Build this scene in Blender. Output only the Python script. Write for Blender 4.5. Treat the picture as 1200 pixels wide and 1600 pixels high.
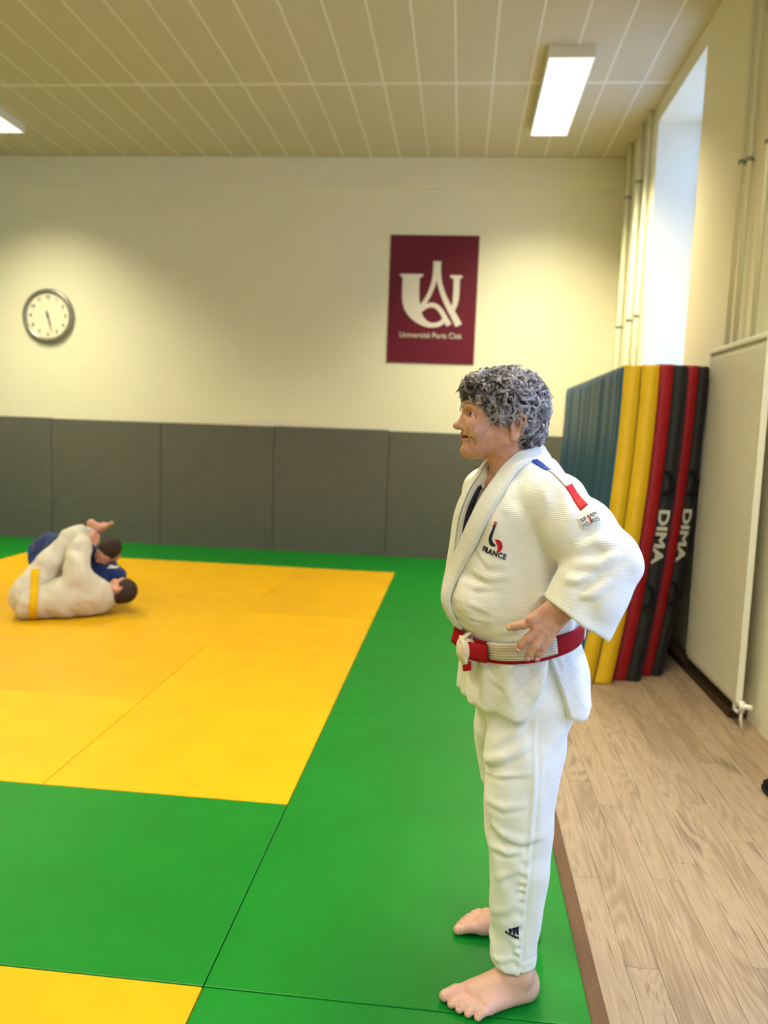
import bpy, bmesh, math, random
import numpy as np
from mathutils import Matrix, Vector

random.seed(7)
rng = np.random.default_rng(7)
scene = bpy.context.scene
for _o in list(bpy.data.objects):
    bpy.data.objects.remove(_o)
COL = scene.collection

# ------------------------------------------------------------------ camera
PITCH, YAW, ROLL = 0.1071, 0.0937, -0.0366
CAM = Vector((0.6012, -1.8337, 1.4653))
F_PX = 1213.0
_fw = Vector((-math.sin(YAW), math.cos(YAW), 0)); _rt = Vector((math.cos(YAW), math.sin(YAW), 0)); _up = Vector((0, 0, 1))
_f2 = _fw * math.cos(PITCH) - _up * math.sin(PITCH); _u2 = _up * math.cos(PITCH) + _fw * math.sin(PITCH)
_r3 = _rt * math.cos(ROLL) - _u2 * math.sin(ROLL); _u3 = _u2 * math.cos(ROLL) + _rt * math.sin(ROLL)
cam_d = bpy.data.cameras.new('camera')
cam = bpy.data.objects.new('camera', cam_d); COL.objects.link(cam)
cam.matrix_world = Matrix(((_r3.x, _u3.x, -_f2.x, CAM.x), (_r3.y, _u3.y, -_f2.y, CAM.y), (_r3.z, _u3.z, -_f2.z, CAM.z), (0, 0, 0, 1)))
cam_d.sensor_fit = 'HORIZONTAL'; cam_d.sensor_width = 36.0; cam_d.lens = F_PX / 1200.0 * 36.0
cam_d.clip_start = 0.02; cam_d.clip_end = 200
cam_d.dof.use_dof = True; cam_d.dof.focus_distance = 1.95; cam_d.dof.aperture_fstop = 3.4
scene.camera = cam

# ------------------------------------------------------------------ world, light, exposure
scene.view_settings.view_transform = 'Standard'
scene.view_settings.look = 'None'
scene.view_settings.gamma = 1.0
scene.view_settings.use_curve_mapping = False
scene.view_settings.exposure = 0.1
world = bpy.data.worlds.new('overcast_sky'); scene.world = world
world.use_nodes = True
_bg = world.node_tree.nodes['Background']
_bg.inputs[0].default_value = (0.33, 0.52, 1.0, 1)
_bg.inputs[1].default_value = 3.4
LAMP_POWER = 96.0
LAMP_COLOR = (1.0, 0.915, 0.60)
LAMP_SPREAD = math.radians(116)

def window_portal(y0, y1, z0, z1, x):
    d = bpy.data.lights.new('daylight_portal', 'AREA'); d.shape = 'RECTANGLE'
    d.size = z1 - z0; d.size_y = y1 - y0
    d.cycles.is_portal = True
    o = bpy.data.objects.new('daylight_portal', d); COL.objects.link(o)
    o.location = (x, (y0 + y1) / 2, (z0 + z1) / 2)
    o.rotation_euler = (0, math.radians(90), 0)
    return o

# ------------------------------------------------------------------ helpers
def srgb(r, g, b):
    f = lambda c: (c / 12.92) if c <= 0.04045 else ((c + 0.055) / 1.055) ** 2.4
    return (f(r / 255), f(g / 255), f(b / 255))

class NT:
    def __init__(s, name):
        s.m = bpy.data.materials.new(name); s.m.use_nodes = True
        s.t = s.m.node_tree; s.b = s.t.nodes['Principled BSDF']
    def n(s, typ, **kw):
        o = s.t.nodes.new(typ)
        for k, v in kw.items(): setattr(o, k, v)
        return o
    def l(s, a, b): s.t.links.new(a, b)

def mat(name, col, rough=0.6, spec=0.4, metal=0.0, var=0.0, vscale=6.0, bump=0.0, bscale=300.0, bdist=0.001, sheen=0.0, sss=0.0, stretch=(1, 1, 1)):
    k = NT(name); b = k.b
    b.inputs['Base Color'].default_value = (*col, 1); b.inputs['Roughness'].default_value = rough
    b.inputs['Specular IOR Level'].default_value = spec; b.inputs['Metallic'].default_value = metal
    if sheen: b.inputs['Sheen Weight'].default_value = sheen
    if sss:
        b.inputs['Subsurface Weight'].default_value = sss
        b.inputs['Subsurface Radius'].default_value = (0.9, 0.35, 0.2); b.inputs['Subsurface Scale'].default_value = 0.008
    tc = k.n('ShaderNodeTexCoord'); mp = k.n('ShaderNodeMapping'); mp.inputs['Scale'].default_value = stretch
    k.l(tc.outputs['Object'], mp.inputs[0])
    if var:
        nz = k.n('ShaderNodeTexNoise'); nz.inputs['Scale'].default_value = vscale; nz.inputs['Detail'].default_value = 5
        k.l(mp.outputs[0], nz.inputs['Vector'])
        mx = k.n('ShaderNodeMix', data_type='RGBA')
        mx.inputs[6].default_value = (*[c * (1 - var) for c in col], 1); mx.inputs[7].default_value = (*[min(1, c * (1 + var)) for c in col], 1)
        k.l(nz.outputs[0], mx.inputs[0]); k.l(mx.outputs[2], b.inputs['Base Color'])
    if bump:
        nb = k.n('ShaderNodeTexNoise'); nb.inputs['Scale'].default_value = bscale; nb.inputs['Detail'].default_value = 3
        k.l(mp.outputs[0], nb.inputs['Vector'])
        bp = k.n('ShaderNodeBump'); bp.inputs['Strength'].default_value = bump; bp.inputs['Distance'].default_value = bdist
        k.l(nb.outputs[0], bp.inputs['Height']); k.l(bp.outputs[0], b.inputs['Normal'])
    return k.m

def tag(o, label=None, cat=None, group=None, kind=None):
    if label: o['label'] = label
    if cat: o['category'] = cat
    if group: o['group'] = group
    if kind: o['kind'] = kind
    return o

def link(o, parent=None):
    COL.objects.link(o)
    if parent is not None:
        o.parent = parent
        o.matrix_parent_inverse = Matrix.Translation(-_wloc(parent))
    return o

def _wloc(o):
    v = Vector(o.location)
    return v          # parents are only ever translated, and a child's location is written in world space

def empty(name, loc, label=None, cat=None, group=None):
    o = bpy.data.objects.new(name, None); o.empty_display_size = 0.1
    COL.objects.link(o); o.location = loc
    return tag(o, label, cat, group)

def mesh_obj(name, v, f, m, parent=None, smooth=False, origin=None):
    """one mesh object; v in world space, its origin moved to the middle of its base"""
    v = np.asarray(v, float)
    if origin is None:
        lo, hi = v.min(0), v.max(0); origin = np.array([(lo[0] + hi[0]) / 2, (lo[1] + hi[1]) / 2, lo[2]])
    me = bpy.data.meshes.new(name)
    vv = v - np.asarray(origin)
    if isinstance(f, np.ndarray):
        n = f.shape[0]; k = f.shape[1]
        me.vertices.add(len(vv)); me.vertices.foreach_set('co', vv.astype(np.float32).ravel())
        me.loops.add(n * k); me.loops.foreach_set('vertex_index', f.astype(np.int32).ravel())
        me.polygons.add(n); me.polygons.foreach_set('loop_start', (np.arange(n) * k).astype(np.int32))
        me.update(calc_edges=True); me.validate()
    else:
        me.from_pydata(vv.tolist(), [], [list(q) for q in f]); me.update()
    if smooth: me.polygons.foreach_set('use_smooth', [True] * len(me.polygons))
    if m is not None: me.materials.append(m)
    o = bpy.data.objects.new(name, me); o.location = origin
    link(o, parent)
    return o

def bevel(o, w=0.003, seg=2):
    md = o.modifiers.new('bevel', 'BEVEL'); md.width = w; md.segments = seg; md.limit_method = 'ANGLE'
    return o

def box_vf(x0, x1, y0, y1, z0, z1):
    v = [(x0, y0, z0), (x1, y0, z0), (x1, y1, z0), (x0, y1, z0), (x0, y0, z1), (x1, y0, z1), (x1, y1, z1), (x0, y1, z1)]
    f = [(0, 3, 2, 1), (4, 5, 6, 7), (0, 1, 5, 4), (1, 2, 6, 5), (2, 3, 7, 6), (3, 0, 4, 7)]
    return v, f

def box(name, x0, x1, y0, y1, z0, z1, m, parent=None, bev=0.0):
    v, f = box_vf(x0, x1, y0, y1, z0, z1)
    o = mesh_obj(name, v, f, m, parent)
    if bev: bevel(o, bev)
    return o

def join_vf(parts):
    V, F, n = [], [], 0
    for v, f in parts:
        V += [tuple(p) for p in v]; F += [tuple(i + n for i in q) for q in f]; n += len(v)
    return V, F

def tube_vf(pts, r, n=12, cap=True):
    """tube along a polyline; r a number or one per point"""
    P = np.asarray(pts, float); R = np.full(len(P), r) if np.isscalar(r) else np.asarray(r, float)
    T = np.gradient(P, axis=0); T /= np.linalg.norm(T, axis=1)[:, None] + 1e-12
    ref = np.array([0, 0, 1.0]) if abs(T[0][2]) < 0.9 else np.array([1.0, 0, 0])
    V = []; a = np.cross(T[0], ref); a /= np.linalg.norm(a)
    for i in range(len(P)):
        a = a - T[i] * (a @ T[i]); a /= np.linalg.norm(a); b = np.cross(T[i], a)
        for k in range(n):
            t = 2 * math.pi * k / n
            V.append(P[i] + R[i] * (a * math.cos(t) + b * math.sin(t)))
    F = []
    for i in range(len(P) - 1):
        for k in range(n):
            F.append((i * n + k, i * n + (k + 1) % n, (i + 1) * n + (k + 1) % n, (i + 1) * n + k))
    if cap:
        F.append(tuple(range(n))[::-1]); F.append(tuple(range((len(P) - 1) * n, len(P) * n)))
    return V, F

def cyl_vf(c, axis, r, h, n=24, r2=None):
    c = np.asarray(c, float); d = np.asarray(axis, float); d = d / np.linalg.norm(d)
    return tube_vf([c, c + d * h], [r, r if r2 is None else r2], n)

def text_vf(s, size=1.0, extrude=0.0, bold=0.0, align='CENTER', spacing=1.0, res=3):
    cu = bpy.data.curves.new('lettering', 'FONT'); cu.body = s; cu.size = size; cu.extrude = extrude; cu.offset = bold
    cu.align_x = align; cu.align_y = 'CENTER'; cu.space_character = spacing; cu.resolution_u = res
    o = bpy.data.objects.new('lettering', cu); COL.objects.link(o)
    dg = bpy.context.evaluated_depsgraph_get(); me = bpy.data.meshes.new_from_object(o.evaluated_get(dg))
    v = np.array([tuple(p.co) for p in me.vertices]); f = [tuple(p.vertices) for p in me.polygons]
    bpy.data.objects.remove(o); bpy.data.curves.remove(cu); bpy.data.meshes.remove(me)
    return v, f

def stroke_vf(pts, n=8):
    """flat brush stroke: (x, y, width) control points, Catmull-Rom smoothed"""
    P = np.asarray(pts, float); Q = crom(P, n)
    T = np.gradient(Q[:, :2], axis=0); T /= np.linalg.norm(T, axis=1)[:, None] + 1e-12
    N = np.stack([-T[:, 1], T[:, 0]], 1) * (Q[:, 2:3] / 2)
    V = np.concatenate([Q[:, :2] + N, Q[:, :2] - N]); k = len(Q)
    F = [(i, i + 1, k + i + 1, k + i) for i in range(k - 1)]
    return V, F

def crom(P, n):
    P = np.asarray(P, float); k = len(P); out = []
    E = np.concatenate([[2 * P[0] - P[1]], P, [2 * P[-1] - P[-2]]])
    for i in range(k - 1):
        p0, p1, p2, p3 = E[i:i + 4]
        for t in np.linspace(0, 1, n, endpoint=False):
            out.append(0.5 * ((2 * p1) + (-p0 + p2) * t + (2 * p0 - 5 * p1 + 4 * p2 - p3) * t * t + (-p0 + 3 * p1 - 3 * p2 + p3) * t ** 3))
    out.append(P[-1]); return np.array(out)

def slab_from_flat(V2, F, to3, n3, h):
    """extrude a flat figure into a thin plate: to3 maps (x, y) to space, n3 the direction it is raised"""
    A = np.array([to3(*p[:2]) for p in V2]); B = A + np.asarray(n3) * h; k = len(A)
    FF = [tuple(k + i for i in q) for q in F] + [tuple(reversed(q)) for q in F]
    cnt = {}
    for q in F:
        for i in range(len(q)):
            e = (q[i], q[(i + 1) % len(q)]); cnt[e] = 1
    for (a, b) in cnt:
        if (b, a) not in cnt: FF.append((a, b, k + b, k + a))
    return np.concatenate([A, B]), FF

# ------------------------------------------------------------------ materials of the room
M = {}
M['wall'] = mat('cream_wall_paint', srgb(236, 232, 208), 0.75, 0.25, var=0.02, vscale=2.0, bump=0.15, bscale=140, bdist=0.002)
M['ceil'] = mat('ceiling_panel_paint', srgb(204, 197, 174), 0.8, 0.2, var=0.02, vscale=1.5)
M['joint'] = mat('ceiling_joint_white', srgb(236, 232, 222), 0.7, 0.2)
M['white'] = mat('white_enamel', srgb(236, 234, 226), 0.35, 0.5)
M['whitepl'] = mat('white_plastic', srgb(240, 240, 236), 0.35, 0.5)
M['radiator'] = mat('radiator_enamel', srgb(206, 200, 182), 0.4, 0.45)
M['pad'] = mat('grey_wall_pad', srgb(100, 100, 92), 0.62, 0.3, var=0.1, vscale=9, bump=0.5, bscale=7, bdist=0.02)
M['dark'] = mat('dark_gap', srgb(30, 26, 22), 0.9, 0.1)
M['brown'] = mat('brown_edge_board', srgb(100, 72, 50), 0.6, 0.3, var=0.22, vscale=7, stretch=(10, 1, 10), bump=0.2, bscale=60)
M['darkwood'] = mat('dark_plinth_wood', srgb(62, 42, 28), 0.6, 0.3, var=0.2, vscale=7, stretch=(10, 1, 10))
M['subfloor'] = mat('grey_screed', srgb(60, 55, 48), 0.9, 0.1)
M['maroon'] = mat('maroon_print', srgb(104, 18, 42), 0.5, 0.35)
M['print'] = mat('white_print', srgb(232, 226, 214), 0.6, 0.3)
M['greyprint'] = mat('grey_print', srgb(190, 186, 174), 0.6, 0.3)
M['silver'] = mat('clock_rim_silver', srgb(150, 148, 140), 0.35, 0.5, metal=0.6)
M['face'] = mat('clock_face', srgb(238, 232, 210), 0.6, 0.3)
M['ink'] = mat('dark_ink', srgb(40, 38, 34), 0.6, 0.3)
M['yvinyl'] = mat('yellow_vinyl', srgb(222, 176, 18), 0.42, 0.45, var=0.08, vscale=5, bump=0.5, bscale=9, bdist=0.01)
M['rvinyl'] = mat('red_vinyl', srgb(160, 14, 26), 0.42, 0.45, var=0.1, vscale=5, bump=0.5, bscale=9, bdist=0.01)
M['kvinyl'] = mat('black_vinyl', srgb(38, 37, 38), 0.45, 0.4, bump=0.4, bscale=9, bdist=0.008)
M['nvinyl'] = mat('navy_vinyl', srgb(18, 22, 38), 0.45, 0.4)
M['bvinyl'] = mat('petrol_blue_vinyl', srgb(28, 88, 132), 0.45, 0.4, var=0.06, vscale=3, stretch=(1, 4, 1), bump=0.3, bscale=7, bdist=0.008)
M['webbing'] = mat('black_webbing', srgb(16, 16, 18), 0.8, 0.2)

def tatami_mat(name, col, dark):
    k = NT(name); b = k.b
    tc = k.n('ShaderNodeTexCoord'); oi = k.n('ShaderNodeObjectInfo')
    nz = k.n('ShaderNodeTexNoise'); nz.inputs['Scale'].default_value = 3.0; nz.inputs['Detail'].default_value = 6; nz.inputs['Roughness'].default_value = 0.65
    k.l(tc.outputs['Object'], nz.inputs['Vector'])
    mp = k.n('ShaderNodeMapping'); mp.inputs['Scale'].default_value = (26, 420, 1); k.l(tc.outputs['Object'], mp.inputs[0])
    fib = k.n('ShaderNodeTexNoise'); fib.inputs['Scale'].default_value = 1.0; fib.inputs['Detail'].default_value = 2; k.l(mp.outputs[0], fib.inputs['Vector'])
    mp2 = k.n('ShaderNodeMapping'); mp2.inputs['Scale'].default_value = (160, 160, 1); k.l(tc.outputs['Object'], mp2.inputs[0])
    wv = k.n('ShaderNodeTexNoise'); wv.inputs['Scale'].default_value = 1.0; wv.inputs['Detail'].default_value = 1; k.l(mp2.outputs[0], wv.inputs['Vector'])
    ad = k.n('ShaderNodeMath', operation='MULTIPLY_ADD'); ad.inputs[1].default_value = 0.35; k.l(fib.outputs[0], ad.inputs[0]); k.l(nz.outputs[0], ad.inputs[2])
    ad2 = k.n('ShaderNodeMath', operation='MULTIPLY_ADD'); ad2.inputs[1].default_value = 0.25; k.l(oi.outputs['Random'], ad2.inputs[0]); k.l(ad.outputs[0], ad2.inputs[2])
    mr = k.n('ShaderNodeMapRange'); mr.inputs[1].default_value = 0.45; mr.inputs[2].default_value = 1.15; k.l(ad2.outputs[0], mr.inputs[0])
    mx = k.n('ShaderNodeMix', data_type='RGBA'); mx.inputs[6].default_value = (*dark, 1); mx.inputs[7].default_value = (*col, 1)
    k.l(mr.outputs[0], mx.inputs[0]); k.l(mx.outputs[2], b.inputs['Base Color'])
    b.inputs['Roughness'].default_value = 0.42; b.inputs['Specular IOR Level'].default_value = 0.28
    hs = k.n('ShaderNodeMath', operation='ADD'); k.l(fib.outputs[0], hs.inputs[0]); k.l(wv.outputs[0], hs.inputs[1])
    bp = k.n('ShaderNodeBump'); bp.inputs['Strength'].default_value = 0.35; bp.inputs['Distance'].default_value = 0.0012
    k.l(hs.outputs[0], bp.inputs['Height']); k.l(bp.outputs[0], b.inputs['Normal'])
    return k.m
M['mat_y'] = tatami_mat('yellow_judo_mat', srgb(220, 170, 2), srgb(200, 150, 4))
M['mat_g'] = tatami_mat('green_judo_mat', srgb(0, 126, 34), srgb(0, 108, 26))

def plank_material():
    k = NT('light_oak_laminate'); b = k.b
    tc = k.n('ShaderNodeTexCoord'); oi = k.n('ShaderNodeObjectInfo')
    off = k.n('ShaderNodeVectorMath', operation='SCALE'); cmb = k.n('ShaderNodeCombineXYZ')
    k.l(oi.outputs['Random'], cmb.inputs[0]); k.l(oi.outputs['Random'], cmb.inputs[1]); k.l(oi.outputs['Random'], cmb.inputs[2])
    k.l(cmb.outputs[0], off.inputs[0]); off.inputs['Scale'].default_value = 31.0
    ad = k.n('ShaderNodeVectorMath', operation='ADD'); k.l(tc.outputs['Object'], ad.inputs[0]); k.l(off.outputs[0], ad.inputs[1])
    mp = k.n('ShaderNodeMapping'); mp.inputs['Scale'].default_value = (8.5, 0.95, 8.5); k.l(ad.outputs[0], mp.inputs[0])
    n1 = k.n('ShaderNodeTexNoise'); n1.inputs['Scale'].default_value = 1.0; n1.inputs['Detail'].default_value = 0.6; n1.inputs['Distortion'].default_value = 0.3; k.l(mp.outputs[0], n1.inputs['Vector'])
    rings = k.n('ShaderNodeMath', operation='MULTIPLY'); rings.inputs[1].default_value = 105.0; k.l(n1.outputs[0], rings.inputs[0])
    sn = k.n('ShaderNodeMath', operation='SINE'); k.l(rings.outputs[0], sn.inputs[0])
    mp2 = k.n('ShaderNodeMapping'); mp2.inputs['Scale'].default_value = (160, 5, 160); k.l(ad.outputs[0], mp2.inputs[0])
    n2 = k.n('ShaderNodeTexNoise'); n2.inputs['Scale'].default_value = 1.0; n2.inputs['Detail'].default_value = 3; k.l(mp2.outputs[0], n2.inputs['Vector'])
    mp3 = k.n('ShaderNodeMapping'); mp3.inputs['Scale'].default_value = (14, 2.2, 14); k.l(ad.outputs[0], mp3.inputs[0])
    n3 = k.n('ShaderNodeTexNoise'); n3.inputs['Scale'].default_value = 1.0; n3.inputs['Detail'].default_value = 4; k.l(mp3.outputs[0], n3.inputs['Vector'])
    s1 = k.n('ShaderNodeMath', operation='MULTIPLY_ADD'); s1.inputs[1].default_value = 0.13; k.l(sn.outputs[0], s1.inputs[0]); k.l(n2.outputs[0], s1.inputs[2])
    s2 = k.n('ShaderNodeMath', operation='MULTIPLY_ADD'); s2.inputs[1].default_value = 1.1; k.l(n3.outputs[0], s2.inputs[0]); k.l(s1.outputs[0], s2.inputs[2])
    s3 = k.n('ShaderNodeMath', operation='MULTIPLY_ADD'); s3.inputs[1].default_value = 0.32; k.l(oi.outputs['Random'], s3.inputs[0]); k.l(s2.outputs[0], s3.inputs[2])
    rp = k.n('ShaderNodeValToRGB'); e = rp.color_ramp.elements
    e[0].position = 0.70; e[0].color = (*srgb(92, 76, 62), 1); e[1].position = 1.55; e[1].color = (*srgb(166, 144, 120), 1)
    x = e.new(1.08); x.color = (*srgb(138, 116, 95), 1)
    dv = k.n('ShaderNodeMath', operation='DIVIDE'); dv.inputs[1].default_value = 1.6; k.l(s3.outputs[0], dv.inputs[0])
    for el, p in zip(rp.color_ramp.elements, (0.40, 0.66, 0.95)): el.position = p
    k.l(dv.outputs[0], rp.inputs[0]); k.l(rp.outputs[0], b.inputs['Base Color'])
    b.inputs['Roughness'].default_value = 0.5; b.inputs['Specular IOR Level'].default_value = 0.35
    bp = k.n('ShaderNodeBump'); bp.inputs['Strength'].default_value = 0.12; bp.inputs['Distance'].default_value = 0.001
    k.l(n2.outputs[0], bp.inputs['Height']); k.l(bp.outputs[0], b.inputs['Normal'])
    return k.m
M['plank'] = plank_material()

def glass_material():
    k = NT('window_glass'); out = k.t.nodes['Material Output']
    tr = k.n('ShaderNodeBsdfTransparent'); gl = k.n('ShaderNodeBsdfGlossy'); gl.inputs['Roughness'].default_value = 0.02
    mx = k.n('ShaderNodeMixShader'); mx.inputs[0].default_value = 0.06
    k.l(tr.outputs[0], mx.inputs[1]); k.l(gl.outputs[0], mx.inputs[2]); k.l(mx.outputs[0], out.inputs['Surface'])
    k.t.nodes.remove(k.b); return k.m
M['glass'] = glass_material()

def lamp_material(strength):
    k = NT('lamp_diffuser'); k.b.inputs['Base Color'].default_value = (0.9, 0.9, 0.88, 1)
    k.b.inputs['Emission Color'].default_value = (1.0, 0.95, 0.85, 1); k.b.inputs['Emission Strength'].default_value = strength
    return k.m
M['diffuser'] = lamp_material(1.5)
M['louvre'] = lamp_material(0.95)

# ------------------------------------------------------------------ the room
XL, XR, YF, YB, ZC, ZW = -7.6, 2.23, -5.2, 7.046, 4.43, -0.04
def structure(o): o['kind'] = 'structure'; return o

floor = structure(box('floor', XL, XR + 0.1, YF, YB + 0.1, -0.16, ZW - 0.012, M['subfloor']))
# planks of the wood-look floor along the right-hand side
PW = 0.0915; pk_mesh = {}
def plank(x, y0, ln):
    key = round(ln, 2)
    if key not in pk_mesh:
        v, f = box_vf(-PW / 2 + 0.0006, PW / 2 - 0.0006, 0.0006, ln - 0.0006, 0, 0.012)
        me = bpy.data.meshes.new('wood_plank'); me.from_pydata(v, [], f); me.materials.append(M['plank']); pk_mesh[key] = me
    o = bpy.data.objects.new('wood_plank', pk_mesh[key]); o.location = (x, y0, ZW - 0.012)
    link(o, floor)
starts = [0.745, 0.30, 1.29, 0.77, 0.888, 0.35, 1.37, 1.08, 0.60, 1.20, 0.42, 0.95, 0.15]
for i in range(13):
    x = 1.0535 + PW * (i + 0.5)
    if x + PW / 2 > XR + 0.02: continue
    y = starts[i] - 1.2 * 3
    while y < YB - 0.05:
        ln = 1.2
        y0, y1 = max(y, -2.2), min(y + ln, YB)
        if y1 - y0 > 0.03: plank(x, y0, y1 - y0)
        y += ln

wall_back = structure(box('wall_back', XL - 0.2, XR + 0.6, YB, YB + 0.2, -0.16, ZC + 0.2, M['wall']))
structure(box('wall_left', XL - 0.2, XL, YF, YB, -0.16, ZC + 0.2, M['wall']))
structure(box('wall_front', XL - 0.2, XR + 0.6, YF - 0.2, YF, -0.16, ZC + 0.2, M['wall']))
# right wall with deep window openings, only the first in view
WINS = [(4.22, 5.60, 1.0, 4.27), (-1.9, 1.50, 0.45, 4.27), (-4.9, -2.5, 0.45, 4.27)]  # second enlarged and third added unseen, for more daylight on the woman
WT = 0.50
def right_wall():
    parts = []
    for a, b in ((YF, WINS[2][0]), (WINS[2][1], WINS[1][0]), (WINS[1][1], WINS[0][0]), (WINS[0][1], YB)): parts.append(box_vf(XR, XR + WT, a, b, -0.16, ZC + 0.2))
    for (a, b, z0, z1) in WINS:
        parts.append(box_vf(XR, XR + WT, a, b, -0.16, z0)); parts.append(box_vf(XR, XR + WT, a, b, z1, ZC + 0.2))
    v, f = join_vf(parts)
    return structure(mesh_obj('wall_right', v, f, M['wall']))
wall_right = right_wall()
for i, (a, b, z0, z1) in enumerate(WINS):
    w = empty('window_%d' % (i + 1), (XR + WT - 0.06, (a + b) / 2, z0)); w['kind'] = 'structure'
    xx0, xx1 = XR + WT - 0.09, XR + WT - 0.03; t = 0.06
    for nm, q in (('window_frame', (a, b, z0, z0 + t)), ('window_frame', (a, b, z1 - t, z1)), ('window_frame', (a, a + t, z0 + t, z1 - t)), ('window_frame', (b - t, b, z0 + t, z1 - t)),
                  ('mullion', ((a + b) / 2 - 0.035, (a + b) / 2 + 0.035, z0 + t, z1 - t)), ('transom', (a + t, b - t, 3.0, 3.06))):
        box(nm, xx0, xx1, q[0], q[1], q[2], q[3], M['whitepl'], w)
    mid = (a + b) / 2
    for (p, q) in ((a + t, mid - 0.035), (mid + 0.035, b - t)):
        for (r, s) in ((z0 + t, 3.0), (3.06, z1 - t)):
            box('pane', xx0 + 0.025, xx0 + 0.031, p, q, r, s, M['glass'], w)
    box('window_sill', XR - 0.03, xx0, a, b, z0 - 0.03, z0 + 0.004, M['white'], w, 0.004)
    window_portal(a + 0.02, b - 0.02, z0 + 0.02, z1 - 0.02, XR + WT + 0.01)

ceiling = structure(box('ceiling', XL - 0.2, XR + WT, YF - 0.2, YB + 0.2, ZC + 0.0015, ZC + 0.2, M['joint']))
CP = 0.3125; cp_mesh = {}
def ceiling_panel(x0, x1, y0, y1):
    key = (round(x1 - x0, 3), round(y1 - y0, 3))
    if key not in cp_mesh:
        v, f = box_vf(0, x1 - x0, 0, y1 - y0, 0, 0.012)
        me = bpy.data.meshes.new('ceiling_panel'); me.from_pydata(v, [], f); me.materials.append(M['ceil']); cp_mesh[key] = me
    o = bpy.data.objects.new('ceiling_panel', cp_mesh[key]); o.location = (x0, y0, ZC); link(o, ceiling)
for yy0, yy1 in ((5.222, YB), (1.95, 5.178), (-1.35, 1.906), (YF, -1.394)):
    k0 = int((XL + 0.51) / CP) - 1
    for k in range(k0, 12):
        a, b = -0.51 + CP * k + 0.009, -0.51 + CP * (k + 1) - 0.009
        a, b = max(a, XL), min(b, XR)
        if b - a > 0.02: ceiling_panel(a, b, yy0, yy1)

structure(box('trim_1', XL, XR, YB - 0.035, YB, 4.105, ZC, M['wall'], bev=0.006))
structure(box('trim_2', 1.003, 1.052, -2.2, YB - 0.06, -0.052, -0.026, M['brown'], bev=0.004))
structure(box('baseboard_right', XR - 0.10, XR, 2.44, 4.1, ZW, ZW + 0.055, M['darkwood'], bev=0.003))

# grey padding on the back wall
pad_x = [-7.6, -6.92, -5.575, -4.226, -2.886, -1.534, -0.204, 1.14, 2.225]
for a, b in zip(pad_x[:-1], pad_x[1:]):
    o = box('wall_pad', a + 0.002, b - 0.002, YB - 0.045, YB, -0.04, 1.445 + rng.uniform(-0.006, 0.006), M['pad'], wall_back, 0.008)

# corner pipes and the heating pipes on the pier between the windows
def pipe(y, z0, z1, r, label, x=None, clamps=()):
    x = XR - r - 0.012 if x is None else x
    e = empty('heating_pipe', (x, y, z0), label, 'pipe', 'pipes on the right-hand wall')
    v, f = tube_vf([(x, y, z0), (x, y, z1)], r, 14); mesh_obj('pipe', v, f, M['wall'], e, True)
    for z in clamps:
        v, f = join_vf([tube_vf([(x, y, z - 0.012), (x, y, z + 0.012)], r + 0.006, 14), tube_vf([(x, y, z), (XR + 0.005, y, z)], 0.006, 8)])
        mesh_obj('clamp', v, f, M['silver'], e)
pipe(6.60, 0.0, ZC, 0.026, 'thick cream pipe in the corner beside the back wall', clamps=(2.6, 3.9))
pipe(6.10, 0.0, ZC, 0.026, 'thick cream pipe midway between the window and the corner', clamps=(2.6, 3.9))
pipe(5.80, 0.0, ZC, 0.020, 'thin cream pipe right beside the tall window', clamps=(2.6,))
pipe(3.20, 2.03, ZC, 0.014, 'thin cream pipe above the radiator, the one nearest the window', clamps=(3.13,))
pipe(3.06, 2.03, ZC, 0.014, 'thin cream pipe above the radiator, middle one of three', clamps=(3.10,))
pipe(2.78, 2.03, ZC, 0.014, 'thin cream pipe above the radiator, the one farthest from the window', clamps=(3.10,))

# ------------------------------------------------------------------ ceiling lamps
def ceiling_lamp(x, y, label, power=1.0):
    e = empty('ceiling_lamp', (x, y, ZC - 0.085), label, 'lamp', 'fluorescent ceiling lamps')
    L, Wd, h = 1.62, 0.36, 0.085
    z0 = ZC - h
    parts = [box_vf(x - Wd / 2, x - Wd / 2 + 0.012, y - L / 2, y + L / 2, z0, ZC), box_vf(x + Wd / 2 - 0.012, x + Wd / 2, y - L / 2, y + L / 2, z0, ZC),
             box_vf(x - Wd / 2 + 0.012, x + Wd / 2 - 0.012, y - L / 2, y - L / 2 + 0.02, z0, ZC), box_vf(x - Wd / 2 + 0.012, x + Wd / 2 - 0.012, y + L / 2 - 0.02, y + L / 2, z0, ZC)]
    v, f = join_vf(parts); mesh_obj('housing', v, f, M['white'], e)
    w = (Wd - 0.024 - 2 * 0.03) / 3
    for i in range(3):
        xa = x - Wd / 2 + 0.012 + i * (w + 0.03)
        box('diffuser', xa, xa + w, y - L / 2 + 0.02, y + L / 2 - 0.02, z0 + 0.004, z0 + 0.016, M['diffuser'], e)
        if i < 2: box('divider', xa + w, xa + w + 0.03, y - L / 2 + 0.02, y + L / 2 - 0.02, z0 + 0.001, z0 + 0.016, M['louvre'], e)
    d = bpy.data.lights.new('lamp_light', 'AREA'); d.shape = 'RECTANGLE'; d.size = Wd - 0.04; d.size_y = L - 0.06
    d.energy = LAMP_POWER * power; d.color = LAMP_COLOR; d.spread = LAMP_SPREAD
    o = bpy.data.objects.new('lamp_light', d); o.location = (x, y, z0 - 0.006); link(o, e)
ceiling_lamp(1.32, 5.36, 'rectangular ceiling lamp above the stacked crash mats')
ceiling_lamp(-4.17, 5.30, 'rectangular ceiling lamp at the left edge above the clock')
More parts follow.
